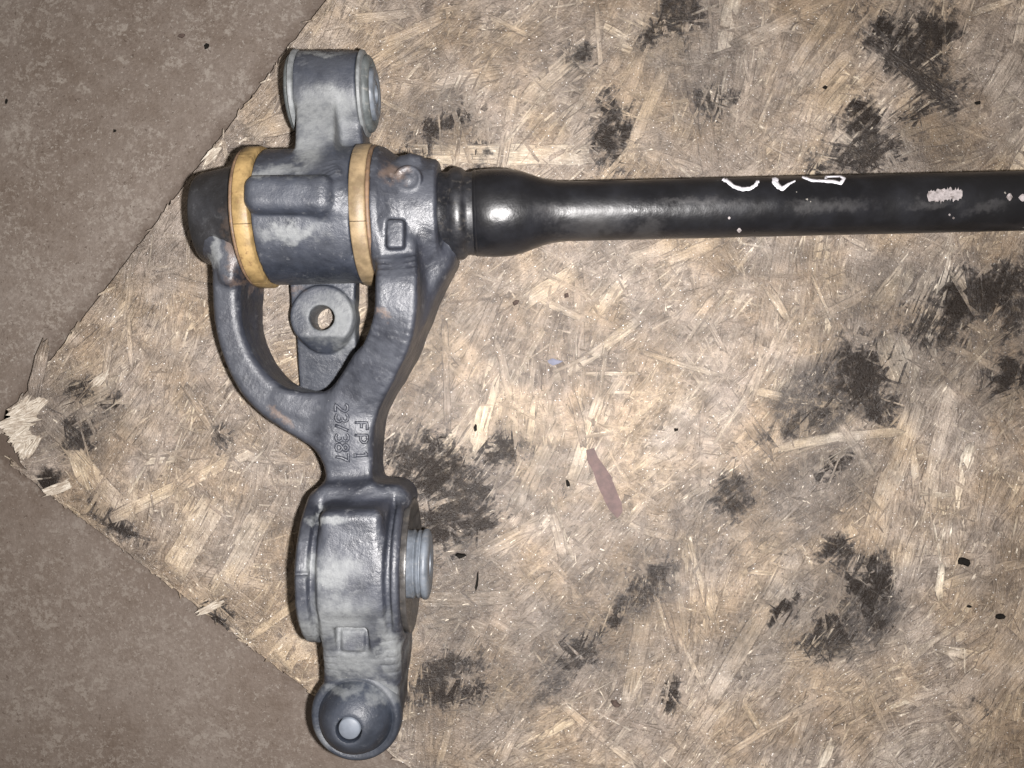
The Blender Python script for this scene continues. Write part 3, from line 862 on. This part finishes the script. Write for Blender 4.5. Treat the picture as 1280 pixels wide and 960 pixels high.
def build_fork():
    f = Field((-170, -202, -2), (-22, 134, 90), 0.75)
    # left hub cap
    f.add(lathe_sdf([(-161.5, 21.5), (-159.5, 23.6), (-150, 25.6), (-141, 27.5), (-138, 30.5), (-136.4, 31.0)], HUB_O, HUB_AX), 1.0)
    # right hub casting
    f.add(lathe_sdf([(-69.3, 35.6), (-66, 35.2), (-60, 31.0), (-55, 29.0), (-39, 28.2), (-37.4, 26.5), (-37, 18), (-33, 18)], HUB_O, HUB_AX), 1.2)
    # arms of the fork
    f.add(bar([B(279, 298, 58, 7.0, 14), B(280, 345, 57, 7.2), B(281, 390, 54, 7.0), B(288, 425, 52, 7.2), B(302, 459, 51, 7.8), B(324, 489, 50, 8.8), B(354, 511, 50, 10), B(392, 528, 50, 12), B(424, 548, 50, 12.5)], 4.5), 8.0)
    f.add(bar([B(352, 500, 50, 5.5), B(382, 508, 50, 7.4), B(414, 507, 50.5, 7.4), B(443, 489, 53, 7.4), B(462, 460, 58, 7.4)], 3.0), 3.0)
    f.add(bar([B(496, 318, 68, 9.6), B(495, 346, 75.5, 10.4), B(494, 385, 75, 10.4), B(487, 420, 70, 10.8), B(471, 455, 62, 11.2), B(451, 490, 54, 12), B(437, 530, 51, 12.6), B(435, 572, 50, 12.2), B(436, 604, 52, 12.4), B(437, 625, 57, 14)], 3.0), 10.0)
    # heavy web between the right arm and the tube socket
    f.add(bar([B(510, 376, 50, 10, 12), B(527, 342, 50, 11, 13), B(545, 316, 50, 10, 15)], 5), 11.0)
    # web at the root of the left arm
    f.add(bar([B(279, 300, 60, 5.0, 30), B(283, 345, 60, 4.0, 25)], 2.5), 4.0)
    # bush barrel
    f.add(lathe_sdf([(BX0, 37.6), (BX0+1.6, 39.4), (-98.6, 39.2), (-97.4, 36.6), (-94.6, 36.4), (-92.8, 39.9), (-62.4, 39.9), (-61.2, 37.0), (-58.8, 37.0), (-57.8, 39.2), (BX1-1.8, 39.0), (BX1-0.4, 38.0), (BX1, 36.6)], (0, BY, BZ), (1, 0, 0)), 4.5)
    # flat face of the housing
    f.add(box((-77.6, -85.5, 60), (15.4, 25.0, 19.6), 5.0), 5.0)
    # shoulder between stem and barrel
    f.add(bar([B(410, 628, 58, 9, 20), B(490, 628, 56, 9, 20)], 5), 5)
    # neck to the ball joint
    f.add(bar([B(444, 772, 72, 18.2, 6), B(449, 815, 65, 19.0, 5), B(451, 850, 57, 19.6, 4), (BALL[0]-0.5, BALL[1], 19.6, 2, 50)], 4.0), 4.5)
    f.add(lathe_sdf([(1.5, 15), (4, 18.5), (16, 21), (40, 22.4), (49, 22.4), (50, 21.6)], (BALL[0], BALL[1], 0), (0, 0, 1)), 3.0)
    # barrel bore on the right face
    f.sub(lathe_sdf([(BX1-4, 34.5), (BX1+6, 34.5)], (0, BY, BZ), (1, 0, 0)), 0.8)
    # pocket on the neck
    px = P(441, 800, 66)
    f.sub(box((px[0], px[1], 72.0), (8.4, 8.2, 8.0), 2.0), 1.0)
    f.add(box((px[0], px[1]-0.6, 62.0), (6.2, 5.6, 3.6), 1.6), 1.2)
    # raised side rib on the neck's right edge
    f.add(bar([B(494, 780, 66, 1.7, 20), B(496, 815, 60, 1.9, 20), B(497, 850, 54, 2.0, 20)], 1.2), 2.0)
    # round cast mark and square lug on the hub
    q = P(510, 237, 67)
    f.add(lathe_sdf([(55, 7.0), (67.6, 7.0), (68.3, 6.3), (68.3, 5.2), (67.7, 4.6), (67.6, 2.6), (68.2, 2.0), (68.4, 0.4)], (q[0], q[1], 0), (0, 0.08, 1)), 1.2)
    q = P(494, 292, 72)
    f.add(box((q[0], q[1], 64), (4.4, 7.2, 8.6), 1.8), 1.6)
    # lump above the hub and small foundry nub
    q = P(517, 202, 52)
    f.add(lathe_sdf([(-6, 1), (-5, 5), (0, 6.5), (5, 5), (6, 1)], (q[0]-1, q[1]-3, 54), (1, 0, 0)), 4.0)
    q = P(379, 716, 78)
    f.add(box((BX0+4.2, q[1], 79.6), (3.4, 0.7, 1.6), 0.6), 1.0)
    f.roughen(0.10, 6.0, 3); f.roughen(0.055, 1.7, 4)
    global FORK_TOP
    FORK_TOP = f.top
    return mesh_obj('fork', *f.mesh(), M_CAST, ARM)
FORK = build_fork()

def build_lever():
    f = Field((-140, -12, -2), (-66, 186, 92), 0.75)
    f.add(lathe_sdf([(-127.2, 34.8), (-126, 35.1), (-81, 35.1), (-79.8, 34.8)], HUB_O, HUB_AX), 0.5)
    # upper eye
    f.add(lathe_sdf([(-112, 21.2), (-111, 21.7), (-81, 21.7), (-80, 21.2)], (0, 155.4, 35), (1, 0, 0)), 1.0)
    # arm from the hub to the upper eye, and the lower web beside it
    f.add(bar([B(393, 120, 55, 9.8, 22), B(393, 150, 58.5, 9.9, 22), B(393, 185, 63, 10.1, 24), B(394, 214, 71, 10.8, 30), B(398, 236, 75.5, 12.5, 40)], 2.2), 4.0)
    f.add(bar([B(432, 130, 46, 7.0, 18), B(436, 190, 46, 7.5, 18)], 3.0), 4.0)
    # stop lug on top of the hub
    q = P(357, 240, 81)
    f.add(box((q[0], q[1], 68), (21.6, 9.4, 13.6), 6.5), 1.6)
    f.add(bar([(q[0]+17, q[1]-1, 8.5, 50, 78.5), (q[0]+25, q[1]-3, 7, 50, 75.5)], 4), 4.0)
    # lower eye with its bore, web and tongue
    q = P(402, 397, 24)
    f.add(bar([(q[0]-0.2, 62, 18.5, 8, 22), (q[0], q[1]+6, 17.6, 8, 21.5), (q[0]+0.5, q[1]-4, 15.5, 8, 19)], 2.0), 3.0)
    f.add(lathe_sdf([(7, 17.6), (8, 18.2), (20.5, 18.2), (24, 17.2), (24.6, 16.2)], (q[0], q[1], 0), (0, 0.03, 1)), 0.8)
    fy = P(402, 421, 24.6)[1]
    f.sub(((q[0]-19, fy-16, 8), (q[0]+19, fy+2, 27), lambda x, y, z: -(-0.72*(y-fy)+0.69*(z-24.6))+0*x), 0.6)
    f.add(bar([(q[0]+0.6, q[1]-8, 16.4, 3, 17.5), (q[0]+0.8, q[1]-24, 16.8, 2, 13.5), (q[0]+0.8, q[1]-42, 16.8, 2, 9.5)], 1.2), 1.0)
    f.sub(lathe_sdf([(-5, 6.9), (40, 6.9)], (q[0], q[1], 0), (0, 0.0, 1)), 1.0)
    f.roughen(0.10, 6.0, 8); f.roughen(0.045, 1.7, 9)
    return mesh_obj('lever', *f.mesh(), M_LEVER, ARM)
LEVER = build_lever()

# ------------------------------------------------------------------ turned parts
def revolve(name, profile, origin, axis, mat, parent, n=72, gaps=None, closed=True):
    """profile list of (s, r) run round the section; closed joins last to first"""
    o = np.array(origin, float); ax = np.array(axis, float); ax /= np.linalg.norm(ax)
    ref = np.array([0, 0, 1.0]) if abs(ax[2]) < 0.9 else np.array([1.0, 0, 0])
    e1 = ref-ax*ref.dot(ax); e1 /= np.linalg.norm(e1); e2 = np.cross(ax, e1)
    m = len(profile)
    v = []; f = []
    for i in range(n):
        a = 2*math.pi*i/n
        d = e1*math.cos(a)+e2*math.sin(a)
        for s, r in profile:
            v.append(o+ax*s+d*r)
    for i in range(n):
        j = (i+1) % n
        if gaps and i in gaps: continue
        for k in range(m if closed else m-1):
            l = (k+1) % m
            f.append((i*m+k, j*m+k, j*m+l, i*m+l))
    ob = mesh_obj(name, v, f, mat, parent)
    bmn = bmesh.new(); bmn.from_mesh(ob.data)
    bmesh.ops.remove_doubles(bmn, verts=bmn.verts[:], dist=1e-6)
    bmesh.ops.recalc_face_normals(bmn, faces=bmn.faces[:])
    bmn.to_mesh(ob.data); bmn.free()
    md = ob.modifiers.new('edge_split', 'EDGE_SPLIT'); md.split_angle = math.radians(50)
    return ob

def arc(c, r, a0, a1, n):
    return [(c[0]+r*math.cos(math.radians(a0+(a1-a0)*i/n)), c[1]+r*math.sin(math.radians(a0+(a1-a0)*i/n))) for i in range(n+1)]

# tube with its flared neck, and the grooved collar it sits in
tube_prof = [(-20, 10), (-20.0, 22.0), (-19.0, 22.6), (-18.2, 22.2), (-17.8, 22.5),
             (-10, 22.9), (-4, 22.8), (0, 22.4), (5, 21.3), (10, 19.6), (15, 17.8), (20, 16.5), (25, 15.8), (30, 15.5)] + [(x, 15.5) for x in range(40, 401, 20)] + [(400, 10)]
TUBE = revolve('tube', tube_prof, HUB_O, HUB_AX, M_TUBE, ARM, n=96)
COLLAR = revolve('collar', [(-39, 10), (-39, 21.4), (-33, 21.8), (-31.6, 23.2), (-30, 23.9), (-28, 24.1), (-26, 23.8), (-24.8, 22.8), (-24, 21.7), (-22.2, 21.5), (-20.1, 21.6), (-20.1, 10)], HUB_O, HUB_AX, M_COLLAR, ARM, n=96)
TUBE['label'] = 'glossy black tube with flared neck'

# amber seal rings, segmented, with dark lips
def seal(name, x0, x1, mat, label, lip):
    r = 36.7
    gaps = {8, 31, 54, 77, 92}
    # the ring is a row of segments with hairline joints
    segs = [(0, 60), (60, 118), (118, 180), (180, 238), (238, 300), (300, 360)]
    V_, F_ = [], []
    sec = [(x0, 30), (x0, r-0.7), (x0+0.7, r), (x1-0.7, r), (x1, r-0.7), (x1, 30)]
    ax = HUB_AX; e1 = np.array([0, 0, 1.0]); e2 = np.cross(ax, e1)
    for a0, a1 in segs:
        base = len(V_); n = 22
        for i in range(n+1):
            a = math.radians(a0+16+0.25+(a1-a0-0.5)*i/n)
            d = e1*math.cos(a)+e2*math.sin(a)
            for s, rr in sec: V_.append(np.array(HUB_O)+ax*s+d*rr)
        k = len(sec)
        for i in range(n):
            for j in range(k-1):
                p = base+i*k+j
                F_.append((p, p+k, p+k+1, p+1))
        F_.append(tuple(base+j for j in range(k))); F_.append(tuple(base+n*k+j for j in range(k-1, -1, -1)))
    o = mesh_obj(name, V_, F_, mat, ARM)
    bmn = bmesh.new(); bmn.from_mesh(o.data); bmesh.ops.recalc_face_normals(bmn, faces=bmn.faces[:]); bmn.to_mesh(o.data); bmn.free()
    md = o.modifiers.new('edge_split', 'EDGE_SPLIT'); md.split_angle = math.radians(55)
    o['label'] = label
    revolve('lip', [(lip[0], 29), (lip[0], lip[2]-0.5), (lip[0]+0.5, lip[2]), (lip[1]-0.5, lip[2]), (lip[1], lip[2]-0.5), (lip[1], 29)], HUB_O, HUB_AX, M_RINGDARK, o)
    return o
seal('seal_ring', -135.8, -127.9, M_PLASTIC, 'amber plastic seal ring next to the dark end cap', (-137.6, -135.9, 35.8))
seal('seal_ring', -79.3, -71.4, M_PLASTIC2, 'tan plastic seal ring next to the tube casting', (-71.3, -69.4, 36.2))
# dark end face of the hub
endc = revolve('end_cap', [(-163.2, 0.01), (-163.2, 21.2), (-162.8, 22.6), (-161.8, 23.5), (-158.8, 24.3), (-150, 26.1), (-141.5, 28.0), (-139.6, 29.2), (-139.0, 29.0), (-139.0, 15), (-139.0, 0.01)], HUB_O, HUB_AX, M_DARKCAP, ARM, closed=False)

# upper eye bushing
UO = (0, 155.4, 35); UAX = (1, 0, 0)
ub = revolve('upper_bushing', [(-77.2, 15), (-77.2, 20.6), (-77.9, 22.0), (-79.2, 22.3), (-80.0, 21.5), (-80.0, 15)], UO, UAX, M_RIM, ARM)
revolve('rim', [(-112.0, 15), (-112.0, 21.6), (-112.8, 22.3), (-114.4, 22.3), (-115.0, 21.4), (-115.0, 15)], UO, UAX, M_RIM, ub)
revolve('rubber', [(-77.3, 19.6), (-76.6, 19.9), (-75.4, 19.4), (-74.4, 18.2), (-73.8, 16.8), (-74.4, 15.4), (-76.2, 14.4), (-77.3, 14.2)], UO, UAX, M_GREYRUB, ub)
revolve('rubber', [(-114.8, 20.6), (-115.8, 20.6), (-117.0, 19.6), (-117.4, 17), (-116.4, 12), (-114.8, 11)], UO, UAX, M_GREYRUB, ub)
revolve('sleeve', [(-78, 5), (-78, 13.6), (-73.6, 13.6), (-72.6, 13.0), (-72.2, 11.6), (-72.8, 9.6), (-73.4, 8.4), (-73.4, 7.6), (-72.9, 7.2), (-72.8, 5)], UO, UAX, M_SLEEVE, ub)
revolve('sleeve', [(-120, 5), (-120, 10.0), (-118.8, 10.8), (-113, 10.8), (-113, 5)], UO, UAX, M_SLEEVE, ub)

# lower bushing in the barrel
LO = (0, BY, BZ); LAX = (1, 0, 0)
lb = revolve('lower_bushing', [(-60, 12), (-60, 34.3), (-54.0, 34.3), (-52.6, 34.8), (-51.8, 34.6), (-51.6, 33.6), (-52.4, 31), (-54.6, 26), (-55.2, 20), (-55.0, 12)], LO, LAX, M_RUBBER, ARM)
lb['label'] = 'black rubber bushing with ribbed steel sleeve'
revolve('sleeve', [(-56, 8), (-56, 17.6), (-52.6, 17.6), (-51.6, 17.9), (-51.0, 17.4), (-50.6, 16.6), (-50.2, 16.4), (-49.8, 17.2), (-48.8, 17.8), (-48.0, 17.4), (-47.6, 16.4), (-47.2, 16.4), (-46.9, 17.6), (-46.2, 18.3), (-44.8, 18.4), (-43.8, 17.8), (-43.0, 15.4), (-42.8, 9), (-43.6, 6.4), (-50, 6.2)], LO, LAX, M_SLEEVE, lb)
# left end of the bush
revolve('end_disc', [(-104.5, 0.01), (-106.6, 0.01), (-107.0, 15), (-106.4, 17.5), (-104.5, 18)], LO, LAX, M_SLEEVE, lb)

# ball joint: boot and pin
BO = (BALL[0]+0.05*52, BALL[1]+0.05*52, 0); BAX = (-0.05, -0.05, 1)
bt = revolve('ball_joint_boot', [(48.0, 21.0), (48.6, 23.0), (50.5, 23.6), (53.0, 23.5), (55.0, 22.8), (56.2, 21.6), (56.3, 20.4), (55.6, 19.6), (55.5, 19.1), (56.2, 18.7), (58.2, 17.9), (61.0, 16.5), (64.0, 14.2), (66.6, 11.4), (68.2, 8.9), (68.7, 7.6), (68.4, 6.7), (67.2, 6.3), (63, 6.2), (60, 6.2), (60, 10), (48.0, 12)], BO, BAX, M_BOOT, ARM, n=80)
bt['label'] = 'dusty black rubber boot of the ball joint'
revolve('pin', [(50, 0.01), (50, 5.5), (66.8, 5.5), (67.4, 5.0), (67.5, 0.01)], BO, BAX, M_PIN, bt, closed=False)

# ------------------------------------------------------------------ cast lettering on the stem, raised strokes
GLYPH = {  # unit box 0..1 wide, 0..1.6 high, strokes as polylines
 '2': [[(0, 1.3), (0.2, 1.6), (0.7, 1.6), (0.95, 1.3), (0.8, 0.9), (0, 0), (1, 0)]],
 '3': [[(0, 1.4), (0.3, 1.6), (0.8, 1.55), (0.95, 1.2), (0.75, 0.87), (0.4, 0.82)], [(0.75, 0.82), (1, 0.45), (0.8, 0.08), (0.35, 0), (0, 0.2)]],
 '/': [[(0.15, -0.05), (0.85, 1.6)]],
 '8': [[(0.5, 0.85), (0.12, 1.1), (0.15, 1.45), (0.5, 1.6), (0.85, 1.45), (0.88, 1.1), (0.5, 0.85), (0.05, 0.55), (0.08, 0.15), (0.5, 0), (0.92, 0.15), (0.95, 0.55), (0.5, 0.85)]],
 '7': [[(0, 1.6), (1, 1.6), (0.55, 0.8), (0.4, 0)]],
 'F': [[(0, 0), (0, 1.6), (1, 1.6)], [(0, 0.85), (0.75, 0.85)]],
 'P': [[(0, 0), (0, 1.6), (0.7, 1.6), (1, 1.35), (1, 1.0), (0.7, 0.75), (0, 0.75)]],
 '1': [[(0.1, 1.25), (0.5, 1.6), (0.5, 0)], [(0.2, 0), (0.8, 0)]],
}
def tube_path(pts, r, n=6):
    V_, F_ = [], []
    pts = [np.array(p, float) for p in pts]
    for i, p in enumerate(pts):
        d = (pts[min(i+1, len(pts)-1)]-pts[max(i-1, 0)]); d /= np.linalg.norm(d)
        up = np.array([0, 0, 1.0]); s = np.cross(d, up); s /= np.linalg.norm(s)
        for k in range(n):
            a = 2*math.pi*k/n
            V_.append(p+s*math.cos(a)*r+up*math.sin(a)*r)
    for i in range(len(pts)-1):
        for k in range(n):
            a = i*n+k; b_ = i*n+(k+1) % n
            F_.append((a, b_, b_+n, a+n))
    F_.append(tuple(range(n-1, -1, -1))); F_.append(tuple((len(pts)-1)*n+k for k in range(n)))
    return V_, F_
def lettering(text, xb, y0, adv, size, ztop, gap_space=0.6):
    """letters whose tops point right in the photograph and that read downwards; xb = photo x of the baseline, y0 = photo y of the first"""
    y = y0
    for ch in text:
        if ch == ' ':
            y += adv*gap_space; continue
        V_, F_ = [], []
        for st in GLYPH[ch]:
            # smooth the polyline a little
            p3 = []
            fine = [st[0]]
            for a_, b_ in zip(st[:-1], st[1:]):
                fine += [(a_[0]+(b_[0]-a_[0])*k/4, a_[1]+(b_[1]-a_[1])*k/4) for k in (1, 2, 3, 4)]
            for gx, gy in fine:
                x_, y_, z_ = P(xb+gy/1.6*size, y+gx*size*0.62, ztop)
                p3.append((x_, y_, FORK_TOP(x_, y_)+0.62))
            v, f = tube_path(p3, 0.78)
            b0 = len(V_)
            V_ += v; F_ += [tuple(i+b0 for i in ff) for ff in f]
        mesh_obj('letter', V_, F_, M_CAST, FORK)
        y += adv
lettering('23/387', 421.5, 505, 12.3, 15.5, 50.15)
lettering('FP 1', 445, 528, 15.4, 15, 50.25, 0.35)

# ------------------------------------------------------------------ paint marks on the tube
def on_tube(px, py, lift=0.12, r=15.5):
    """the point of the tube's surface seen at a photo position (turned into a place on the tube)"""
    o = np.array([0, 0, H]); d = np.array([(px-640)/F, (480-py)/F, -1.0])
    A = np.array(HUB_O); ax = HUB_AX
    def perp(v): return v-ax*v.dot(ax)
    w = perp(o-A); dd = perp(d)
    a = dd.dot(dd); b_ = 2*w.dot(dd); c = w.dot(w)-r*r
    disc = b_*b_-4*a*c
    t = (-b_-math.sqrt(disc))/(2*a) if disc > 0 else -b_/(2*a)
    p = o+d*t
    s = (p-A).dot(ax)
    n = perp(p-A); n /= np.linalg.norm(n)
    return A+ax*s+n*(r+lift), n

def paint_stroke(pts, widths, parent):
    # resample the stroke, lay a ribbon with a little body on the surface
    P2 = []
    for (a, b_, w0, w1) in zip(pts[:-1], pts[1:], widths[:-1], widths[1:]):
        for i in range(5):
            t = i/5
            P2.append((a[0]+(b_[0]-a[0])*t, a[1]+(b_[1]-a[1])*t, w0+(w1-w0)*t))
    P2.append(pts[-1]+(widths[-1],))
    V_, F_ = [], []
    for i, (x, y, w) in enumerate(P2):
        q = P2[min(i+1, len(P2)-1)]; p = P2[max(i-1, 0)]
        dx, dy = q[0]-p[0], q[1]-p[1]
        L = math.hypot(dx, dy) or 1
        nx, ny = -dy/L, dx/L
        w = w*random.uniform(0.8, 1.15)
        for k in (-0.5, 0, 0.5):
            pos, n = on_tube(x+nx*w*k, y+ny*w*k, 0.22 if k == 0 else 0.10)
            V_.append(pos)
        for k in (-0.5, 0.5):
            pos, n = on_tube(x+nx*w*k, y+ny*w*k, -0.1); V_.append(pos)
    for i in range(len(P2)-1):
        a = i*5; b_ = a+5
        F_ += [(a, b_, b_+1, a+1), (a+1, b_+1, b_+2, a+2), (a+3, b_+3, b_, a), (a+2, b_+2, b_+4, a+4)]
    return mesh_obj('paint_mark', V_, F_, M_WHITE, parent)
m1 = paint_stroke([(904, 223), (909.5, 226.5), (917, 233), (928, 236.5), (938, 235.5), (945, 231), (946.5, 227), (949, 227)], [6, 5, 5, 5, 4.4, 4, 4, 3], TUBE)
m2 = paint_stroke([(970, 222.5), (968, 227), (973, 233), (978, 236), (986, 230), (994, 226)], [8, 7, 7, 5, 3, 2], TUBE)
m3 = paint_stroke([(1003, 220.5), (1014, 225), (1030, 226), (1042, 226.5), (1051, 229), (1055.5, 223), (1050, 220), (1032, 220.5), (1032.5, 224)], [3.5, 4, 4, 5, 5, 4, 2.6, 2.6, 4], TUBE)

def paint_patch(x0, x1, ytop, ybot, mat, parent, name='bare_patch', n=16, m=5, jag=1.2):
    V_, F_ = [], []
    for i in range(n+1):
        t = i/n; x = x0+(x1-x0)*t
        e = math.sqrt(max(0.0, 1-(2*t-1)**6))
        yc = (ytop(t)+ybot(t))/2; hh = (ybot(t)-ytop(t))/2*max(0.25, e)
        j1, j2 = random.gauss(0, jag*0.4), random.gauss(0, jag*0.4)
        for k in range(m+1):
            y = yc-hh+j1+(2*hh+j2-j1)*k/m
            V_.append(on_tube(x, y, 0.06 if k not in (0, m) and i not in (0, n) else 0.0)[0])
    for i in range(n):
        for k in range(m):
            a = i*(m+1)+k
            F_.append((a, a+m+1, a+m+2, a+1))
    return mesh_obj(name, V_, F_, mat, parent)
paint_patch(1159, 1203, lambda t: 238-3.5*t, lambda t: 252-1.5*t, M_BARE, TUBE, n=26, jag=3.4)
paint_patch(1258, 1266, lambda t: 246-4.5*math.sin(math.pi*min(1, max(0.05, t))), lambda t: 246+5*math.sin(math.pi*min(1, max(0.05, t))), M_BARE, TUBE, n=8, jag=0.3)
paint_patch(1273, 1284, lambda t: 247-4.5*math.sin(math.pi*min(1, max(0.05, t))), lambda t: 247+5*math.sin(math.pi*min(1, max(0.05, t))), M_BARE, TUBE, n=8, jag=0.3)
for (x, y, r) in ((911.5, 272.5, 1.8), (1187, 268.5, 1.5), (1192, 272.5, 1.6), (924, 288, 3.0)):
    paint_patch(x-r, x+r, lambda t: y-r*math.sin(math.pi*min(0.95, max(0.05, t))), lambda t: y+r*math.sin(math.pi*min(0.95, max(0.05, t))), M_BARE, TUBE, n=6, m=3, jag=0.1)

# ------------------------------------------------------------------ loose bits on the board and the floor
def crumb(name, label, cat, px, py, lx, ly, ang, hgt, mat, floor=False, group=None, sides=9, seed=0):
    r = np.random.default_rng(seed+int(px)*7+int(py))
    z0 = FLOOR_Z+0.1 if floor else 0.12
    c = P(px, py, z0); s = (H-z0)/F
    V_, F_ = [], []
    k = sides
    for lev, (sc, zz) in enumerate(((1.0, 0.0), (0.92, 0.55), (0.62, 1.0))):
        for i in range(k):
            a = 2*math.pi*i/k
            if lev == 0: pass
            rr = sc*(0.55+0.62*np.random.default_rng(seed+i*13+int(px)).random())
            x = math.cos(a)*lx*rr*s; y = math.sin(a)*ly*rr*s
            ca, sa = math.cos(math.radians(ang)), math.sin(math.radians(ang))
            V_.append((c[0]+x*ca-y*sa, c[1]+x*sa+y*ca, z0+hgt*zz*(0.8+0.4*r.random() if lev == 2 else 1)))
    for lev in range(2):
        for i in range(k):
            j = (i+1) % k
            F_.append((lev*k+i, lev*k+j, (lev+1)*k+j, (lev+1)*k+i))
    F_.append(tuple(2*k+i for i in range(k))); F_.append(tuple(i for i in range(k-1, -1, -1)))
    o = mesh_obj(name, V_, F_, mat, None, smooth=False)
    tag(o, label, cat, group)
    return o
G = 'dark crumbs scattered on the board'
crumb('grit_crumb', 'black crumb lying right of the ribbed lower bushing sleeve', 'crumb', 576, 695, 7, 4.5, 5, 2.2, M_CRUMB, group=G)
crumb('grit_stick', 'thin short black stick upright in view below the bushing crumb', 'stick', 596.5, 727, 14, 2.2, 84, 1.2, M_CRUMB)
crumb('grit_crumb', 'larger round black crumb at the far right edge of the board', 'crumb', 1204, 701, 9, 7, -20, 2.4, M_CRUMB, group=G)
crumb('grit_crumb', 'lower right black crumb beneath the larger round one', 'crumb', 1250, 770, 6.5, 5.5, 0, 2.2, M_CRUMB, group=G)
crumb('grit_crumb', 'small flat black crumb left of the lower right crumb', 'crumb', 1211, 758, 4, 2, 10, 1.2, M_CRUMB, group=G)
crumb('grit_crumb', 'dark oval crumb near the bottom middle of the board', 'crumb', 769, 879, 6.5, 4.5, -15, 2.0, M_BROWN, group=G)
crumb('grit_crumb', 'dark crumb on the stained wood above the black tube', 'crumb', 1031, 109, 3.2, 2.8, 0, 1.4, M_CRUMB, group=G)
crumb('grit_crumb', 'dark crumb at upper right beside a pale wood chip', 'crumb', 1221, 129, 4, 3, 10, 1.5, M_CRUMB, group=G)
crumb('wood_flake', 'small square brown flake below the tube neck', 'flake', 645, 378, 6, 5, 30, 0.8, M_BROWN, sides=5)
crumb('wood_flake', 'small brown triangular flake right of the square one', 'flake', 708, 369, 4.4, 4, 60, 0.8, M_BROWN, sides=4)
crumb('paint_chip', 'small blue grey paint chip on the pale wood', 'chip', 693, 452, 10, 4.5, 4, 0.5, M_BLUE, sides=7)
crumb('grit_crumb', 'tiny dark crumb in the middle of the board below the blue chip', 'crumb', 594, 535, 3, 5, 0, 1.2, M_CRUMB, group=G)
crumb('grit_crumb', 'tiny dark crumb right of the brown flake strip', 'crumb', 845, 537, 3.2, 2.6, 0, 1.1, M_CRUMB, group=G)
crumb('grit_crumb', 'tiny dark crumb touching the left side of the brown flake strip', 'crumb', 710, 605, 3.5, 5.5, 10, 1.0, M_CRUMB, group=G)
crumb('grit_crumb', 'black crumb on the concrete near the top left corner', 'crumb', 258.5, 58, 4, 4, 0, 1.6, M_CRUMB, floor=True, group='dark crumbs on the concrete')
crumb('grit_crumb', 'brown oval crumb on the concrete left of the black one', 'crumb', 227, 44.5, 5.5, 3, 0, 1.2, M_BROWN, floor=True, group='dark crumbs on the concrete')
crumb('grit_crumb', 'small dark sliver on the concrete left of the hub', 'crumb', 143.5, 163.5, 2.6, 2.2, 40, 1.0, M_CRUMB, floor=True, group='dark crumbs on the concrete')
crumb('grit_crumb', 'dark sliver at the left edge of the concrete', 'crumb', 8.5, 127, 1.6, 4.2, -10, 1.0, M_CRUMB, floor=True, group='dark crumbs on the concrete')

# long rust-brown flake
def rust_flake():
    out = [(733, 563), (742, 560), (748, 572), (757, 585), (764, 595), (770, 612), (777, 630), (778, 640), (771, 648), (762, 637), (754, 622), (747, 606), (741, 590), (735, 577)]
    z = 0.35
    top = [P(x+random.gauss(0, 0.5), y+random.gauss(0, 0.5), z) for x, y in out]
    n = len(top)
    V_ = [(p[0], p[1], z+0.25*math.sin(i*1.1)) for i, p in enumerate(top)] + [(p[0], p[1], 0.05) for p in top]
    F_ = [tuple(range(n-1, -1, -1))]
    for i in range(n):
        j = (i+1) % n
        F_.append((i, j, n+j, n+i))
    o = mesh_obj('rust_flake', V_, F_, M_FLAKE, None, smooth=False)
    bmn = bmesh.new(); bmn.from_mesh(o.data); bmesh.ops.recalc_face_normals(bmn, faces=bmn.faces[:]); bmn.to_mesh(o.data); bmn.free()
    tag(o, 'long reddish brown flake lying slanted in the middle of the board', 'flake')
rust_flake()
